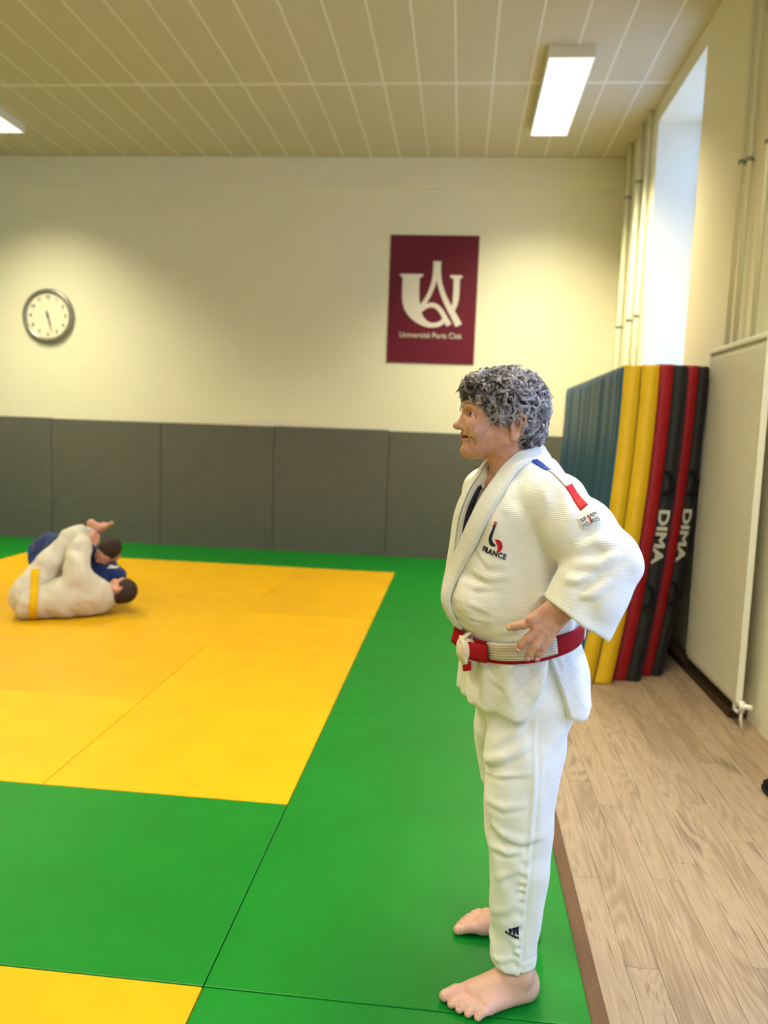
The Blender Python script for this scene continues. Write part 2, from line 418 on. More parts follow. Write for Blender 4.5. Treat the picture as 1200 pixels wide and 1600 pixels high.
for yy in (0.9, -3.2):
    for xx in (1.32, -1.4, -4.17):
        ceiling_lamp(xx, yy, 'rectangular ceiling lamp %s, %s' % ({1.32: 'beside the right-hand wall', -1.4: 'in the middle of the ceiling', -4.17: 'in the left half of the ceiling'}[xx], 'behind the viewer' if yy < 0 else 'over the near mats'), 0.62)

# ------------------------------------------------------------------ judo mats
def make_mat_mesh(w, l):
    bm = bmesh.new(); bmesh.ops.create_cube(bm, size=1.0)
    for v in bm.verts: v.co = Vector((v.co.x * (w - 0.003), v.co.y * (l - 0.003), (v.co.z + 0.5) * 0.04))
    bmesh.ops.bevel(bm, geom=[e for e in bm.edges], offset=0.0035, segments=2, affect='EDGES', profile=0.6)
    me = bpy.data.meshes.new('judo_mat'); bm.to_mesh(me); bm.free(); return me
MM = {}
def judo_mat(x0, x1, y0, y1, c, label):
    w, l = x1 - x0, y1 - y0; rot = w > l
    key = (c, round(min(w, l), 3), round(max(w, l), 3))
    if key not in MM:
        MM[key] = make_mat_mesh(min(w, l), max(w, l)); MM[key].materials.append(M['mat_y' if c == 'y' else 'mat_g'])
    o = bpy.data.objects.new('judo_mat', MM[key]); o.location = ((x0 + x1) / 2, (y0 + y1) / 2, ZW)
    if rot: o.rotation_euler = (0, 0, math.pi / 2)
    COL.objects.link(o)
    nm = 'yellow' if c == 'y' else 'green'
    tag(o, label, 'mat', nm + ' judo mats on the floor')
YBm = YB - 0.048
G = 'g'; Y_ = 'y'
judo_mat(0, 1, -2, 0, G, 'green judo mat under the standing woman\'s toes, nearest the viewer in the side strip')
judo_mat(0, 1, 0, 2, G, 'long green judo mat that the standing woman\'s feet are on')
judo_mat(0, 1, 2, 4, G, 'green judo mat just beyond the standing woman, beside the wood floor')
judo_mat(0, 1, 4, 6, G, 'green judo mat in the side strip, next to the back row')
judo_mat(-1, 1, 6, YBm, G, 'green judo mat at the grey wall pads below the maroon poster')
judo_mat(-3, -1, 6, YBm, G, 'green judo mat at the grey wall pads, right of the two wrestlers')
judo_mat(-5, -3, 6, YBm, G, 'green judo mat at the grey wall pads, below the clock')
judo_mat(-7, -5, 6, YBm, G, 'green judo mat at the grey wall pads in the far left corner')
judo_mat(-5, -4, 4, 6, G, 'green judo mat along the left side of the yellow field, at its far corner')
judo_mat(-5, -4, 2, 4, G, 'green judo mat along the left side of the yellow field, out past the wrestlers')
judo_mat(-5, -4, 0, 2, G, 'green judo mat along the left side of the yellow field, beside the foreground row')
for k, w in enumerate(('first', 'second', 'third', 'fourth', 'fifth', 'sixth')):
    judo_mat(-7, -5, 5 - k, 6 - k, G, 'crosswise green judo mat beside the left wall, %s from the back row' % w)
judo_mat(-2, 0, 0, 1, G, 'large green judo mat lying crosswise between two yellow areas in the foreground')
judo_mat(-4, -2, 0, 1, G, 'green judo mat lying crosswise at the left end of the foreground green row')
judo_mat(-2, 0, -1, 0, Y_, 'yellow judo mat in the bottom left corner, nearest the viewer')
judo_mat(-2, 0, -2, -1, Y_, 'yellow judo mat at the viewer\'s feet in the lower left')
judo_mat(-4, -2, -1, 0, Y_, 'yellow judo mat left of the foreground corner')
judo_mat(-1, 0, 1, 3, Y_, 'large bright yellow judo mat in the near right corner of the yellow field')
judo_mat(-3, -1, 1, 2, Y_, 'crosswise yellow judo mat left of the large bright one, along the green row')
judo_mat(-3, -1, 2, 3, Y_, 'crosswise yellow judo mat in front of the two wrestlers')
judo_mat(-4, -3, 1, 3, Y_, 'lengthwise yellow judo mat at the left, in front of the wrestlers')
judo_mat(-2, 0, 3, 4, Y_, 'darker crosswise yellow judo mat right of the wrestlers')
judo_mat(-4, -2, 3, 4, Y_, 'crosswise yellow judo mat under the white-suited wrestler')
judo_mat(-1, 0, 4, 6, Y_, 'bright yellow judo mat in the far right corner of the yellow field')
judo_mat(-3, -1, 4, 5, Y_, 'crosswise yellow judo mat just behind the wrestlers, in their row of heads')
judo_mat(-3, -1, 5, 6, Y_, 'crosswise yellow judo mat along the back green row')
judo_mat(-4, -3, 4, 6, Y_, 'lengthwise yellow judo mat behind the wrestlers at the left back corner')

# ------------------------------------------------------------------ clock
def clock(cx, cz, R):
    e = empty('wall_clock', (cx, YB, cz - R), 'round wall clock with grey rim and pale face on the back wall', 'clock')
    n = 64
    prof = [(R * 0.80, 0.030), (R * 0.83, 0.042), (R * 0.90, 0.052), (R * 0.97, 0.040), (R, 0.018), (R * 0.99, 0.0)]
    V, F = [], []
    for r, d in prof:
        for k in range(n):
            t = 2 * math.pi * k / n; V.append((cx + r * math.cos(t), YB - d, cz + r * math.sin(t)))
    for i in range(len(prof) - 1):
        for k in range(n): F.append((i * n + k, (i + 1) * n + k, (i + 1) * n + (k + 1) % n, i * n + (k + 1) % n))
    mesh_obj('rim', V, F, M['silver'], e, True)
    v, f = cyl_vf((cx, YB - 0.026, cz), (0, -1, 0), R * 0.825, 0.004, n); dial = mesh_obj('dial', v, f, M['face'], e)
    for h in range(1, 13):
        t = math.pi / 2 - 2 * math.pi * h / 12
        v, f = text_vf(str(h), R * 0.17, bold=0.002)
        ox, oz = cx + R * 0.67 * math.cos(t), cz + R * 0.67 * math.sin(t)
        vv, ff = slab_from_flat(v, f, lambda a, b: np.array([ox + a, YB - 0.0302, oz + b]), (0, -1, 0), 0.0012)
        mesh_obj('numeral', vv, ff, M['ink'], dial)
    def hand(name, ang, l0, l1, w, y):
        d = np.array([math.sin(ang), math.cos(ang)]); nrm = np.array([d[1], -d[0]])
        P = [d * -l0 + nrm * w, d * -l0 - nrm * w, d * l1 - nrm * w * 0.5, d * l1 + nrm * w * 0.5]
        vv, ff = slab_from_flat(P, [(0, 1, 2, 3)], lambda a, b: np.array([cx + a, y, cz + b]), (0, -1, 0), 0.002)
        mesh_obj(name, vv, ff, M['silver'] if name == 'minute_hand' else M['ink'], e)
    hand('minute_hand', math.radians(166), R * 0.2, R * 0.6, 0.010, YB - 0.033)
    hand('hour_hand', math.radians(163), R * 0.12, R * 0.36, 0.011, YB - 0.036)
    v, f = cyl_vf((cx, YB - 0.03, cz), (0, -1, 0), 0.014, 0.012, 20); mesh_obj('hub', v, f, M['ink'], e)
clock(-4.264, 2.633, 0.318)

# ------------------------------------------------------------------ poster with the monogram
def poster():
    x0, x1, z0, z1 = -0.268, 0.714, 2.21, 3.609
    e = empty('wall_poster', ((x0 + x1) / 2, YB, z0), 'maroon poster with white monogram and lettering on the back wall', 'poster')
    bd = box('board', x0, x1, YB - 0.012, YB - 0.001, z0, z1, M['maroon'], e, 0.002)
    TL, TR, BR, BL = map(np.array, ((145, 125), (1065, 140), (995, 1475), (90, 1440)))
    A = np.array([TR - TL, BL - TL], float).T; Ai = np.linalg.inv(A)
    def to3(px, py):
        u, v = Ai @ (np.array([px, py], float) - TL)
        return np.array([x0 + u * (x1 - x0), YB - 0.0121, z1 - v * (z1 - z0)])
    def put(V, F):
        put.k += 1; vv, ff = slab_from_flat(V, F, to3, (0, -1, 0), 0.0015 + 0.00025 * put.k); return vv, ff
    put.k = 0; sh = []
    # thick left stem and bowl of the U as one stroke, its two serifs, thin right stem, tower strokes
    sh.append(stroke_vf([(357, 545, 178), (352, 640, 178), (350, 740, 180), (358, 830, 176), (386, 910, 150), (440, 985, 100), (510, 1035, 62), (580, 1050, 48), (650, 1036, 48), (712, 992, 46)]))
    sh.append(stroke_vf([(240, 534, 20), (360, 534, 20), (482, 536, 20)])); sh.append(stroke_vf([(252, 550, 16), (360, 552, 22), (468, 552, 16)]))
    sh.append(stroke_vf([(762, 546, 20), (826, 548, 22), (890, 550, 20)])); sh.append(stroke_vf([(772, 562, 14), (826, 564, 20), (880, 564, 14)]))
    sh.append(stroke_vf([(829, 560, 64), (828, 660, 64), (824, 750, 62), (812, 830, 56), (782, 905, 46)]))
    sh.append(stroke_vf([(628, 396, 82), (627, 450, 78), (624, 520, 82), (620, 590, 70)]))
    sh.append(stroke_vf([(608, 520, 52), (592, 610, 48), (556, 710, 44), (506, 800, 44), (444, 880, 46)]))
    sh.append(stroke_vf([(642, 520, 52), (652, 610, 50), (684, 720, 52), (742, 850, 58), (800, 950, 66), (852, 1052, 72)]))
    sh.append(stroke_vf([(450, 905, 40), (500, 862, 44), (562, 842, 46), (622, 858, 48), (672, 910, 50), (712, 980, 54), (752, 1050, 60)]))
    for V, F in sh:
        vv, ff = put(V, F); mesh_obj('monogram_stroke', vv, ff, M['print'], bd)
    v, f = text_vf('Université Paris Cité', 1.0); full = v[:, 0].max() - v[:, 0].min(); s = 655 / full; x = 232.0
    for wd, gap in (('Université', 26), ('Paris', 26), ('Cité', 0)):
        v, f = text_vf(wd, 1.0, align='LEFT'); v[:, 0] -= v[:, 0].min(); w = v[:, 0].max()
        vv, ff = put(np.stack([x + v[:, 0] * s, 1158 - v[:, 1] * s + (x + v[:, 0] * s - 560) * 0.02], 1), [tuple(q) for q in f]); x += w * s + gap
        mesh_obj('lettering', vv, ff, M['print'], bd)
poster()

# ------------------------------------------------------------------ crash mats leaning in the corner
def mat_curve(xb, xt, t): return xb + (xt - xb) * (1 - (1 - t) ** 2)

def slab_grid(xb, xt, th, y0, y1, z0, z1, m, name, parent, a=0.0, b=1.0, ny=40, nz=26, wav=0.0, pad=0.0):
    """the slice from a to b of a leaning, slightly bowed mat's thickness"""
    rs = np.random.default_rng(int(abs(xb) * 1000)); ph = rs.uniform(0, 6, 4)
    r = 0.016
    def P(s, y, t):
        z = z0 + (z1 - z0) * t
        return (mat_curve(xb, xt, t) + th * s, y, z)
    ys = np.concatenate([[y0, y0 + r], np.linspace(y0 + 0.05, y1 - 0.05, ny), [y1 - r, y1]]); ts = np.concatenate([[0, 0.008], np.linspace(0.03, 0.97, nz), [0.992, 1.0]])
    V, idx = [], {}
    for si, s in enumerate((a, b)):
        for j, y in enumerate(ys):
            for k, t in enumerate(ts):
                x, yy, z = P(s, y, t)
                ey = min(1.0, (y - y0) / 0.05, (y1 - y) / 0.05); et = min(1.0, t / 0.03, (1 - t) / 0.03)
                edge = (1 - max(0, 1 - (y - y0) / r) ** 2 * 0.5 - max(0, 1 - (y1 - y) / r) ** 2 * 0.5) * 1.0
                off = 0.0
                if wav and ((si == 0 and a == 0.0) or (si == 1 and b == 1.0)):
                    w = wav * (math.sin(y * 9.1 + ph[0]) * 0.5 + math.sin(y * 17.3 + ph[1] + 0.5 * math.sin(z * 2)) * 0.35 + math.sin(y * 31 + ph[2]) * 0.2)
                    off += (abs(w) + 0.002) * min(ey, et)
                inset = (1 - min(1, (y - y0) / r)) * 0.006 + (1 - min(1, (y1 - y) / r)) * 0.006 + (1 - min(1, t / 0.008)) * 0.006 + (1 - min(1, (1 - t) / 0.008)) * 0.006
                if si == 0 and a == 0.0: x += inset - off
                if si == 1 and b == 1.0: x -= inset - off
                idx[(si, j, k)] = len(V); V.append((x, yy, z))
    F = []; ny_, nz_ = len(ys), len(ts)
    for j in range(ny_ - 1):
        for k in range(nz_ - 1):
            F.append((idx[0, j, k], idx[0, j, k + 1], idx[0, j + 1, k + 1], idx[0, j + 1, k]))
            F.append((idx[1, j, k], idx[1, j + 1, k], idx[1, j + 1, k + 1], idx[1, j, k + 1]))
    for j in range(ny_ - 1):
        F.append((idx[0, j, 0], idx[0, j + 1, 0], idx[1, j + 1, 0], idx[1, j, 0])); F.append((idx[0, j, nz_ - 1], idx[1, j, nz_ - 1], idx[1, j + 1, nz_ - 1], idx[0, j + 1, nz_ - 1]))
    for k in range(nz_ - 1):
        F.append((idx[0, 0, k], idx[1, 0, k], idx[1, 0, k + 1], idx[0, 0, k + 1])); F.append((idx[0, ny_ - 1, k], idx[0, ny_ - 1, k + 1], idx[1, ny_ - 1, k + 1], idx[1, ny_ - 1, k]))
    return mesh_obj(name, V, F, m, parent, True)

def edge_point(xb, xt, th, z0, z1, s, z):
    t = (z - z0) / (z1 - z0); return mat_curve(xb, xt, t) + th * s

def crash_mat(xb, xt, th, y0, y1, z1, kind, label, outer=False):
    z0 = ZW + 0.001
    e = empty('crash_mat', (xb + th / 2, (y0 + y1) / 2, z0), label, 'crash mat', 'crash mats leaning in the corner')
    if kind == 'yellow':
        # blue broad faces wrapped round a yellow edge
        slab_grid(xb, xt, th, y0, y1, z0, z1, M['yvinyl'], 'edge_cover', e, 0.06 if outer else 0.02, 0.975, ny=10)
        slab_grid(xb, xt, th, y0 + 0.004, y1 - 0.004, z0 + 0.002, z1 - 0.004, M['bvinyl'], 'face_cover', e, 0.0, 0.06 if outer else 0.02, ny=90, nz=20, wav=0.016 if outer else 0.0)
        slab_grid(xb, xt, th, y0 + 0.004, y1 - 0.004, z0 + 0.002, z1 - 0.004, M['bvinyl'], 'face_cover', e, 0.975, 1.0, ny=20, nz=20)
    else:
        slab_grid(xb, xt, th, y0, y1, z0, z1, M['rvinyl'], 'red_cover', e, 0.0, 0.52, ny=14)
        slab_grid(xb, xt, th, y0 + 0.002, y1 - 0.002, z0, z1 - 0.003, M['kvinyl'], 'black_cover', e, 0.52, 0.90, ny=10)
        slab_grid(xb, xt, th, y0 + 0.004, y1 - 0.004, z0, z1 - 0.006, M['nvinyl'], 'face_cover', e, 0.90, 1.0, ny=14)
        v, f = text_vf('DIMA', 1.0, bold=0.035)
        sx = 0.335 / (v[:, 0].max() - v[:, 0].min()); sy = th * 0.34 / (v[:, 1].max() - v[:, 1].min())
        zc = 0.875
        vv, ff = slab_from_flat(v, f, lambda a, b: np.array([edge_point(xb, xt, th, z0, z1, 0.715, zc - a * sx) + b * sy, y0 - 0.0005, zc - a * sx]), (0, -1, 0), 0.002)
        mesh_obj('lettering', vv, ff, M['greyprint'], e)
        for zc in (1.20, 0.50):
            pts = []
            for q in np.linspace(-1, 1, 15):
                z = zc + 0.068 * math.sin(q * math.pi / 2); pts.append((edge_point(xb, xt, th, z0, z1, 0.60, z) + 0.045 * max(0, math.cos(q * math.pi / 2)), y0 - 0.006 - 0.020 * max(0, math.cos(q * math.pi / 2)) ** 0.7, z))
            v, f = tube_vf(pts, 0.011, 8); mesh_obj('handle', v, f, M['webbing'], e, True)
    return e
crash_mat(1.375, 1.530, 0.104, 2.88, 5.33, 1.885, 'yellow', 'petrol blue crash mat with yellow edge, outermost of the leaning stack', True)
crash_mat(1.483, 1.636, 0.104, 2.88, 5.30, 1.890, 'yellow', 'yellow-edged crash mat sandwiched next to the red and black ones')
crash_mat(1.592, 1.742, 0.192, 2.98, 5.20, 1.905, 'red', 'red and black crash mat beside the yellow one, with white lettering')
crash_mat(1.800, 1.948, 0.150, 3.12, 5.10, 1.915, 'red', 'red and black crash mat leaning against the radiator, with white lettering')

# ------------------------------------------------------------------ radiator
def radiator():
    xa, y0, y1, z0, z1 = 2.112, 2.30, 3.20, 0.075, 2.00
    e = empty('radiator', (xa + 0.03, (y0 + y1) / 2, ZW), 'tall white ribbed panel radiator on the right-hand wall', 'radiator')
    n = 27; V, F = [], []
    ys, xs = [], []
    w = (y1 - y0) / n
    for i in range(n):
        for q, d in ((0.0, 0.008), (0.22, 0.0), (0.78, 0.0)):
            ys.append(y0 + w * (i + q)); xs.append(xa + d)
    ys.append(y1); xs.append(xa + 0.008)
    zs = [z0, z0 + 0.03, z1 - 0.05, z1 - 0.012]
    for j, z in enumerate(zs):
        for yv, xv in zip(ys, xs): V.append((xv if j in (1, 2) else xa + 0.008, yv, z))
    k = len(ys)
    for j in range(len(zs) - 1):
        for i in range(k - 1): F.append((j * k + i, j * k + k + i, j * k + k + i + 1, j * k + i + 1))
    pv, pf = box_vf(xa + 0.0084, xa + 0.03, y0, y1, z0, z1 - 0.012)
    v, f = join_vf([(V, F), (pv, pf)]); mesh_obj('panel', v, f, M['radiator'], e)
    box('top_grille', xa - 0.004, xa + 0.05, y0 - 0.004, y1 + 0.004, z1 - 0.012, z1 + 0.022, M['white'], e, 0.008)
    box('side_cover', xa - 0.001, xa + 0.032, y0 - 0.006, y0, z0 + 0.02, z1 - 0.012, M['white'], e, 0.002)
    box('side_cover', xa - 0.001, xa + 0.032, y1, y1 + 0.006, z0 + 0.02, z1 - 0.012, M['white'], e, 0.002)
    for yb in (y0 + 0.34, y1 - 0.14):
        for zb in (0.45, 1.65): box('bracket', xa + 0.03, XR - 0.001, yb - 0.02, yb + 0.02, zb - 0.03, zb + 0.03, M['white'], e)
    v, f = join_vf([tube_vf([(xa + 0.016, y0 + 0.05, z0 + 0.01), (xa + 0.016, y0 + 0.05, z0 - 0.035)], 0.011, 12), tube_vf([(xa + 0.016, y0 + 0.05, z0 - 0.03), (xa + 0.016, y0 - 0.0, z0 - 0.03)], 0.010, 12)])
    mesh_obj('connector', v, f, M['white'], e, True)
    vz = 0.07
    v, f = join_vf([cyl_vf((xa + 0.02, y0 - 0.006, vz + 0.02), (0, -1, 0), 0.012, 0.03, 16), cyl_vf((xa + 0.02, y0 - 0.036, vz - 0.01), (0, 0, 1), 0.015, 0.055, 16)])
    vb = mesh_obj('valve', v, f, M['whitepl'], e, True)
    v, f = cyl_vf((xa + 0.02, y0 - 0.036, vz + 0.02), (0.9, -0.4, 0), 0.016, 0.05, 16, 0.013); mesh_obj('valve_knob', v, f, M['whitepl'], vb, True)
    v, f = tube_vf([(xa + 0.02, y0 - 0.036, vz - 0.01), (xa + 0.02, y0 - 0.036, vz - 0.05), (xa + 0.03, y0 - 0.036, ZW)], 0.008, 10); mesh_obj('supply_pipe', v, f, M['white'], e, True)
radiator()

# a dark shoe whose tip just enters the picture at the right edge
def shoe():
    cx, cy = 2.03, 1.44
    e = empty('shoe', (cx, cy, ZW), 'dark shoe on the wood floor at the right edge', 'shoe')
    def ring(t, s, z):
        return
    V, F = [], []; n = 20; st = 14
    for i in range(st):
        u = i / (st - 1); L = 0.15 * (u * 2 - 1)
        w = 0.044 * (max(0.0, 1 - abs(u * 2 - 1) ** 3.2)) ** 0.5 * (1 - 0.18 * u) + 0.002
        h = 0.045 + 0.035 * max(0, min(1, (u - 0.35) / 0.4)); h *= (max(0.02, 1 - abs(u * 2 - 1) ** 6)) ** 0.5
        for k in range(n):
            t = 2 * math.pi * k / n
            V.append((cx + L * 0.10 + w * math.cos(t), cy - L, ZW + 0.012 + max(0.0, (h * (0.5 + 0.5 * math.sin(t))))))
    for i in range(st - 1):
        for k in range(n): F.append((i * n + k, i * n + (k + 1) % n, (i + 1) * n + (k + 1) % n, (i + 1) * n + k))
    F.append(tuple(range(n))[::-1]); F.append(tuple(range((st - 1) * n, st * n)))
    mesh_obj('upper', V, F, M['webbing'], e, True)
    V2 = []
    for zz in (ZW + 0.0005, ZW + 0.018):
        for i in range(st):
            u = i / (st - 1); L = 0.153 * (u * 2 - 1); w = 0.048 * (max(0.0, 1 - abs(u * 2 - 1) ** 3.2)) ** 0.5 * (1 - 0.18 * u) + 0.003
            V2.append((cx + L * 0.10 - w, cy - L, zz)); V2.append((cx + L * 0.10 + w, cy - L, zz))
    F2 = []; k = st * 2
    for i in range(st - 1):
        a = 2 * i; F2 += [(a, a + 2, a + 3, a + 1), (k + a, k + a + 1, k + a + 3, k + a + 2), (a, k + a, k + a + 2, a + 2), (a + 1, a + 3, k + a + 3, k + a + 1)]
    F2 += [(0, 1, k + 1, k), (k - 2, 2 * k - 2, 2 * k - 1, k - 1)]
    mesh_obj('sole', V2, F2, M['ink'], e)
shoe()
# ------------------------------------------------------------------ implicit surfaces for the figures (numpy only)
def A_(*p): return np.array(p, np.float32)
def rcone(P, a, b, ra, rb):
    a = A_(*a); b = A_(*b); ba = b - a; q = P - a
    t = np.clip(q @ ba / max(float(ba @ ba), 1e-9), 0, 1)
    return np.sqrt(((q - t[:, None] * ba) ** 2).sum(1)) - (ra + t * (rb - ra))
def chain(P, pts, k=0.01):
    d = None
    for (a, ra), (b, rb) in zip(pts[:-1], pts[1:]):
        e = rcone(P, a, b, ra, rb); d = e if d is None else smin(d, e, k)
    return d
def ell(P, c, r, R=None):
    q = P - A_(*c)
    if R is not None: q = q @ np.asarray(R, np.float32).T
    r = A_(*r); k0 = np.sqrt(((q / r) ** 2).sum(1)) + 1e-9; k1 = np.sqrt(((q / (r * r)) ** 2).sum(1)) + 1e-9
    return k0 * (k0 - 1) / k1
def smin(a, b, k):
    h = np.clip(0.5 + 0.5 * (b - a) / k, 0, 1); return b * (1 - h) + a * h - k * h * (1 - h)
def smax(a, b, k): return -smin(-a, -b, k)
def sstep(x, a, b):
    t = np.clip((x - a) / (b - a), 0, 1); return t * t * (3 - 2 * t)
def crom_np(Pp, n=12):
    Pp = np.asarray(Pp, float); E = np.concatenate([[2 * Pp[0] - Pp[1]], Pp, [2 * Pp[-1] - Pp[-2]]]); out = []
    for i in range(len(Pp) - 1):
        p0, p1, p2, p3 = E[i:i + 4]
        for t in np.linspace(0, 1, n, endpoint=False):
            out.append(0.5 * (2 * p1 + (p2 - p0) * t + (2 * p0 - 5 * p1 + 4 * p2 - p3) * t * t + (3 * p1 - p0 - 3 * p2 + p3) * t ** 3))
    out.append(Pp[-1]); return np.array(out)
class Loft:
    """upright tube: stations (z, cx, cy, half width, half depth); forward direction by yaw"""
    def __init__(s, st, yaw, n=2.3):
        st = np.array(sorted(st), float); s.T = crom_np(st, 10); s.z0, s.z1 = st[0, 0], st[-1, 0]; s.n = n
        s.f = (-math.cos(yaw), -math.sin(yaw)); s.l = (math.sin(yaw), -math.cos(yaw))
    def at(s, z): return [np.interp(z, s.T[:, 0], s.T[:, i]).astype(np.float32) for i in (1, 2, 3, 4)]
    def __call__(s, P, cap=True, off=0.0, k=0.02):
        cx, cy, a, b = s.at(P[:, 2]); dx = P[:, 0] - cx; dy = P[:, 1] - cy
        u = dx * s.l[0] + dy * s.l[1]; v = dx * s.f[0] + dy * s.f[1]
        rho = (np.abs(u / (a + off)) ** s.n + np.abs(v / (b + off)) ** s.n) ** (1 / s.n) + 1e-6
        q = np.sqrt(u * u + v * v) + 1e-9
        d = q * (1 - 1 / np.maximum(rho, 0.25))
        if cap: d = smax(d, np.maximum(P[:, 2] - s.z1, s.z0 - P[:, 2]), k)
        return d
    def surf(s, ang, z, off=0.0):
        """point on the tube; ang 0 = straight ahead, positive to the figure's left"""
        cx, cy, a, b = [float(x) for x in s.at(np.array([z]))]
        c, n_ = math.cos(ang), math.sin(ang)
        rho = (abs(n_ / a) ** s.n + abs(c / b) ** s.n) ** (-1 / s.n) + off
        return np.array([cx + rho * (n_ * s.l[0] + c * s.f[0]), cy + rho * (n_ * s.l[1] + c * s.f[1]), z])

def polydist(P, pts):
    best = None; tb = None; m = len(pts) - 1
    for i in range(m):
        a = A_(*pts[i]); ba = A_(*pts[i + 1]) - a; q = P - a; t = np.clip(q @ ba / max(float(ba @ ba), 1e-9), 0, 1); d = ((q - t[:, None] * ba) ** 2).sum(1)
        if best is None: best, tb = d, t / m
        else:
            k = d < best; best = np.where(k, d, best); tb = np.where(k, (i + t) / m, tb)
    return np.sqrt(best), tb
def folds_at(P, lst):
    """ridges along lines on the cloth: (points, height, width), tapering at both ends, with a hollow beneath"""
    w = np.zeros(len(P), np.float32)
    for pts, hgt, wid in lst:
        c = np.mean(np.array(pts, float), 0); ext = np.max(np.linalg.norm(np.array(pts, float) - c, axis=1)) + 4 * wid
        k = np.argwhere(((P - A_(*c)) ** 2).sum(1) < ext * ext)[:, 0]
        if len(k) == 0: continue
        Q = P[k]; d, t = polydist(Q, pts); tp = np.clip(np.sin(np.pi * np.clip(t, 0.001, 0.999)), 0, 1) ** 0.7
        d2, _ = polydist(Q + A_(0, 0, wid * 1.5), pts)
        w[k] += hgt * tp * (np.exp(-(d / wid) ** 2) - 0.6 * np.exp(-(d2 / wid) ** 2))
    return w
def wob(P, k, ph, w=0.6):
    """soft random waves"""
    x, y, z = P[:, 0] * k, P[:, 1] * k, P[:, 2] * k
    return np.sin(1.7 * x + 0.9 * y + 1.3 * z + ph + w * np.sin(2.3 * y - 1.1 * z + ph * 2.1)) * np.sin(1.1 * y - 1.6 * x + 0.7 * z + 1.9 * ph + w * np.sin(1.9 * x + 1.2 * z))

def surface_nets(fn, lo, hi, h, refine=1):
    lo = np.asarray(lo, float); hi = np.asarray(hi, float)
    n = np.ceil((hi - lo) / h).astype(int) + 1
    ax = [(lo[i] + h * np.arange(n[i])).astype(np.float32) for i in range(3)]
    B = 4                                                             # coarse pass, then fine samples near the surface only
    nc = (n + B - 1) // B
    cax = [(lo[i] + h * (B * np.arange(nc[i]) + (B - 1) / 2)).astype(np.float32) for i in range(3)]
    Pc = np.stack(np.meshgrid(*cax, indexing='ij'), -1).reshape(-1, 3)
    Fc = np.concatenate([fn(Pc[i:i + 400000]) for i in range(0, len(Pc), 400000)]).reshape(nc)
    F = np.repeat(np.repeat(np.repeat(Fc, B, 0), B, 1), B, 2)[:n[0], :n[1], :n[2]].astype(np.float32).copy()
    near = np.argwhere(np.abs(F) < B * h * 2.3 + 0.012)
    for i in range(0, len(near), 400000):
        I_ = near[i:i + 400000]; P = np.stack([ax[k][I_[:, k]] for k in range(3)], 1)
        F[I_[:, 0], I_[:, 1], I_[:, 2]] = fn(P)
    S = F < 0
    c = [slice(None, -1), slice(1, None)]
    cnt = np.zeros(n - 1, np.int8)
    for i in (0, 1):
        for j in (0, 1):
            for k in (0, 1): cnt += S[c[i], c[j], c[k]]
    act = (cnt > 0) & (cnt < 8); I = np.argwhere(act)
    vid = -np.ones(n - 1, np.int64); vid[act] = np.arange(len(I))
    acc = np.zeros((len(I), 3)); num = np.zeros(len(I))
    corners = [(i, j, k) for i in (0, 1) for j in (0, 1) for k in (0, 1)]
    for a in corners:
        for d in range(3):
            if a[d]: continue
            b = list(a); b[d] = 1
            fa = F[I[:, 0] + a[0], I[:, 1] + a[1], I[:, 2] + a[2]]; fb = F[I[:, 0] + b[0], I[:, 1] + b[1], I[:, 2] + b[2]]
            m = (fa < 0) != (fb < 0); t = np.where(m, fa / np.where(m, fa - fb, 1), 0)
            p = np.zeros((len(I), 3)); p += np.array(a); p[:, d] += t
            acc += p * m[:, None]; num += m
    V = lo + h * (I + acc / num[:, None])
    Q = []
    for d in range(3):
        e1, e2 = [(1, 2), (2, 0), (0, 1)][d]
        sa = [slice(None)] * 3; sb = [slice(None)] * 3; sa[d] = slice(None, -1); sb[d] = slice(1, None)
        X = S[tuple(sa)] != S[tuple(sb)]
        J = np.argwhere(X); J = J[(J[:, e1] > 0) & (J[:, e2] > 0) & (J[:, e1] < n[e1] - 1) & (J[:, e2] < n[e2] - 1)]
        def g(o1, o2):
            K = J.copy(); K[:, e1] += o1; K[:, e2] += o2; return vid[K[:, 0], K[:, 1], K[:, 2]]
        q = np.stack([g(-1, -1), g(0, -1), g(0, 0), g(-1, 0)], 1)
        ins = S[J[:, 0], J[:, 1], J[:, 2]]
        q[~ins] = q[~ins][:, ::-1]; Q.append(q)
    Q = np.concatenate(Q)
    V = V.astype(np.float32)
    for _ in range(refine):
        V = project(fn, V, 1, h * 0.6)
    return V, Q

def grad(fn, P, e=0.0015):
    g = np.empty_like(P)
    for i in range(3):
        d = np.zeros(3, np.float32); d[i] = e; g[:, i] = fn(P + d) - fn(P - d)
    return g / (2 * e)
def project(fn, P, it=3, lim=0.02, off=0.0):
    P = np.asarray(P, np.float32).copy()
    for _ in range(it):
        g = grad(fn, P); d = fn(P) - off
        st = (d / np.maximum((g * g).sum(1), 0.05))[:, None] * g
        L = np.sqrt((st * st).sum(1))[:, None] + 1e-9
        P -= st * np.minimum(1, lim / L)
    return P

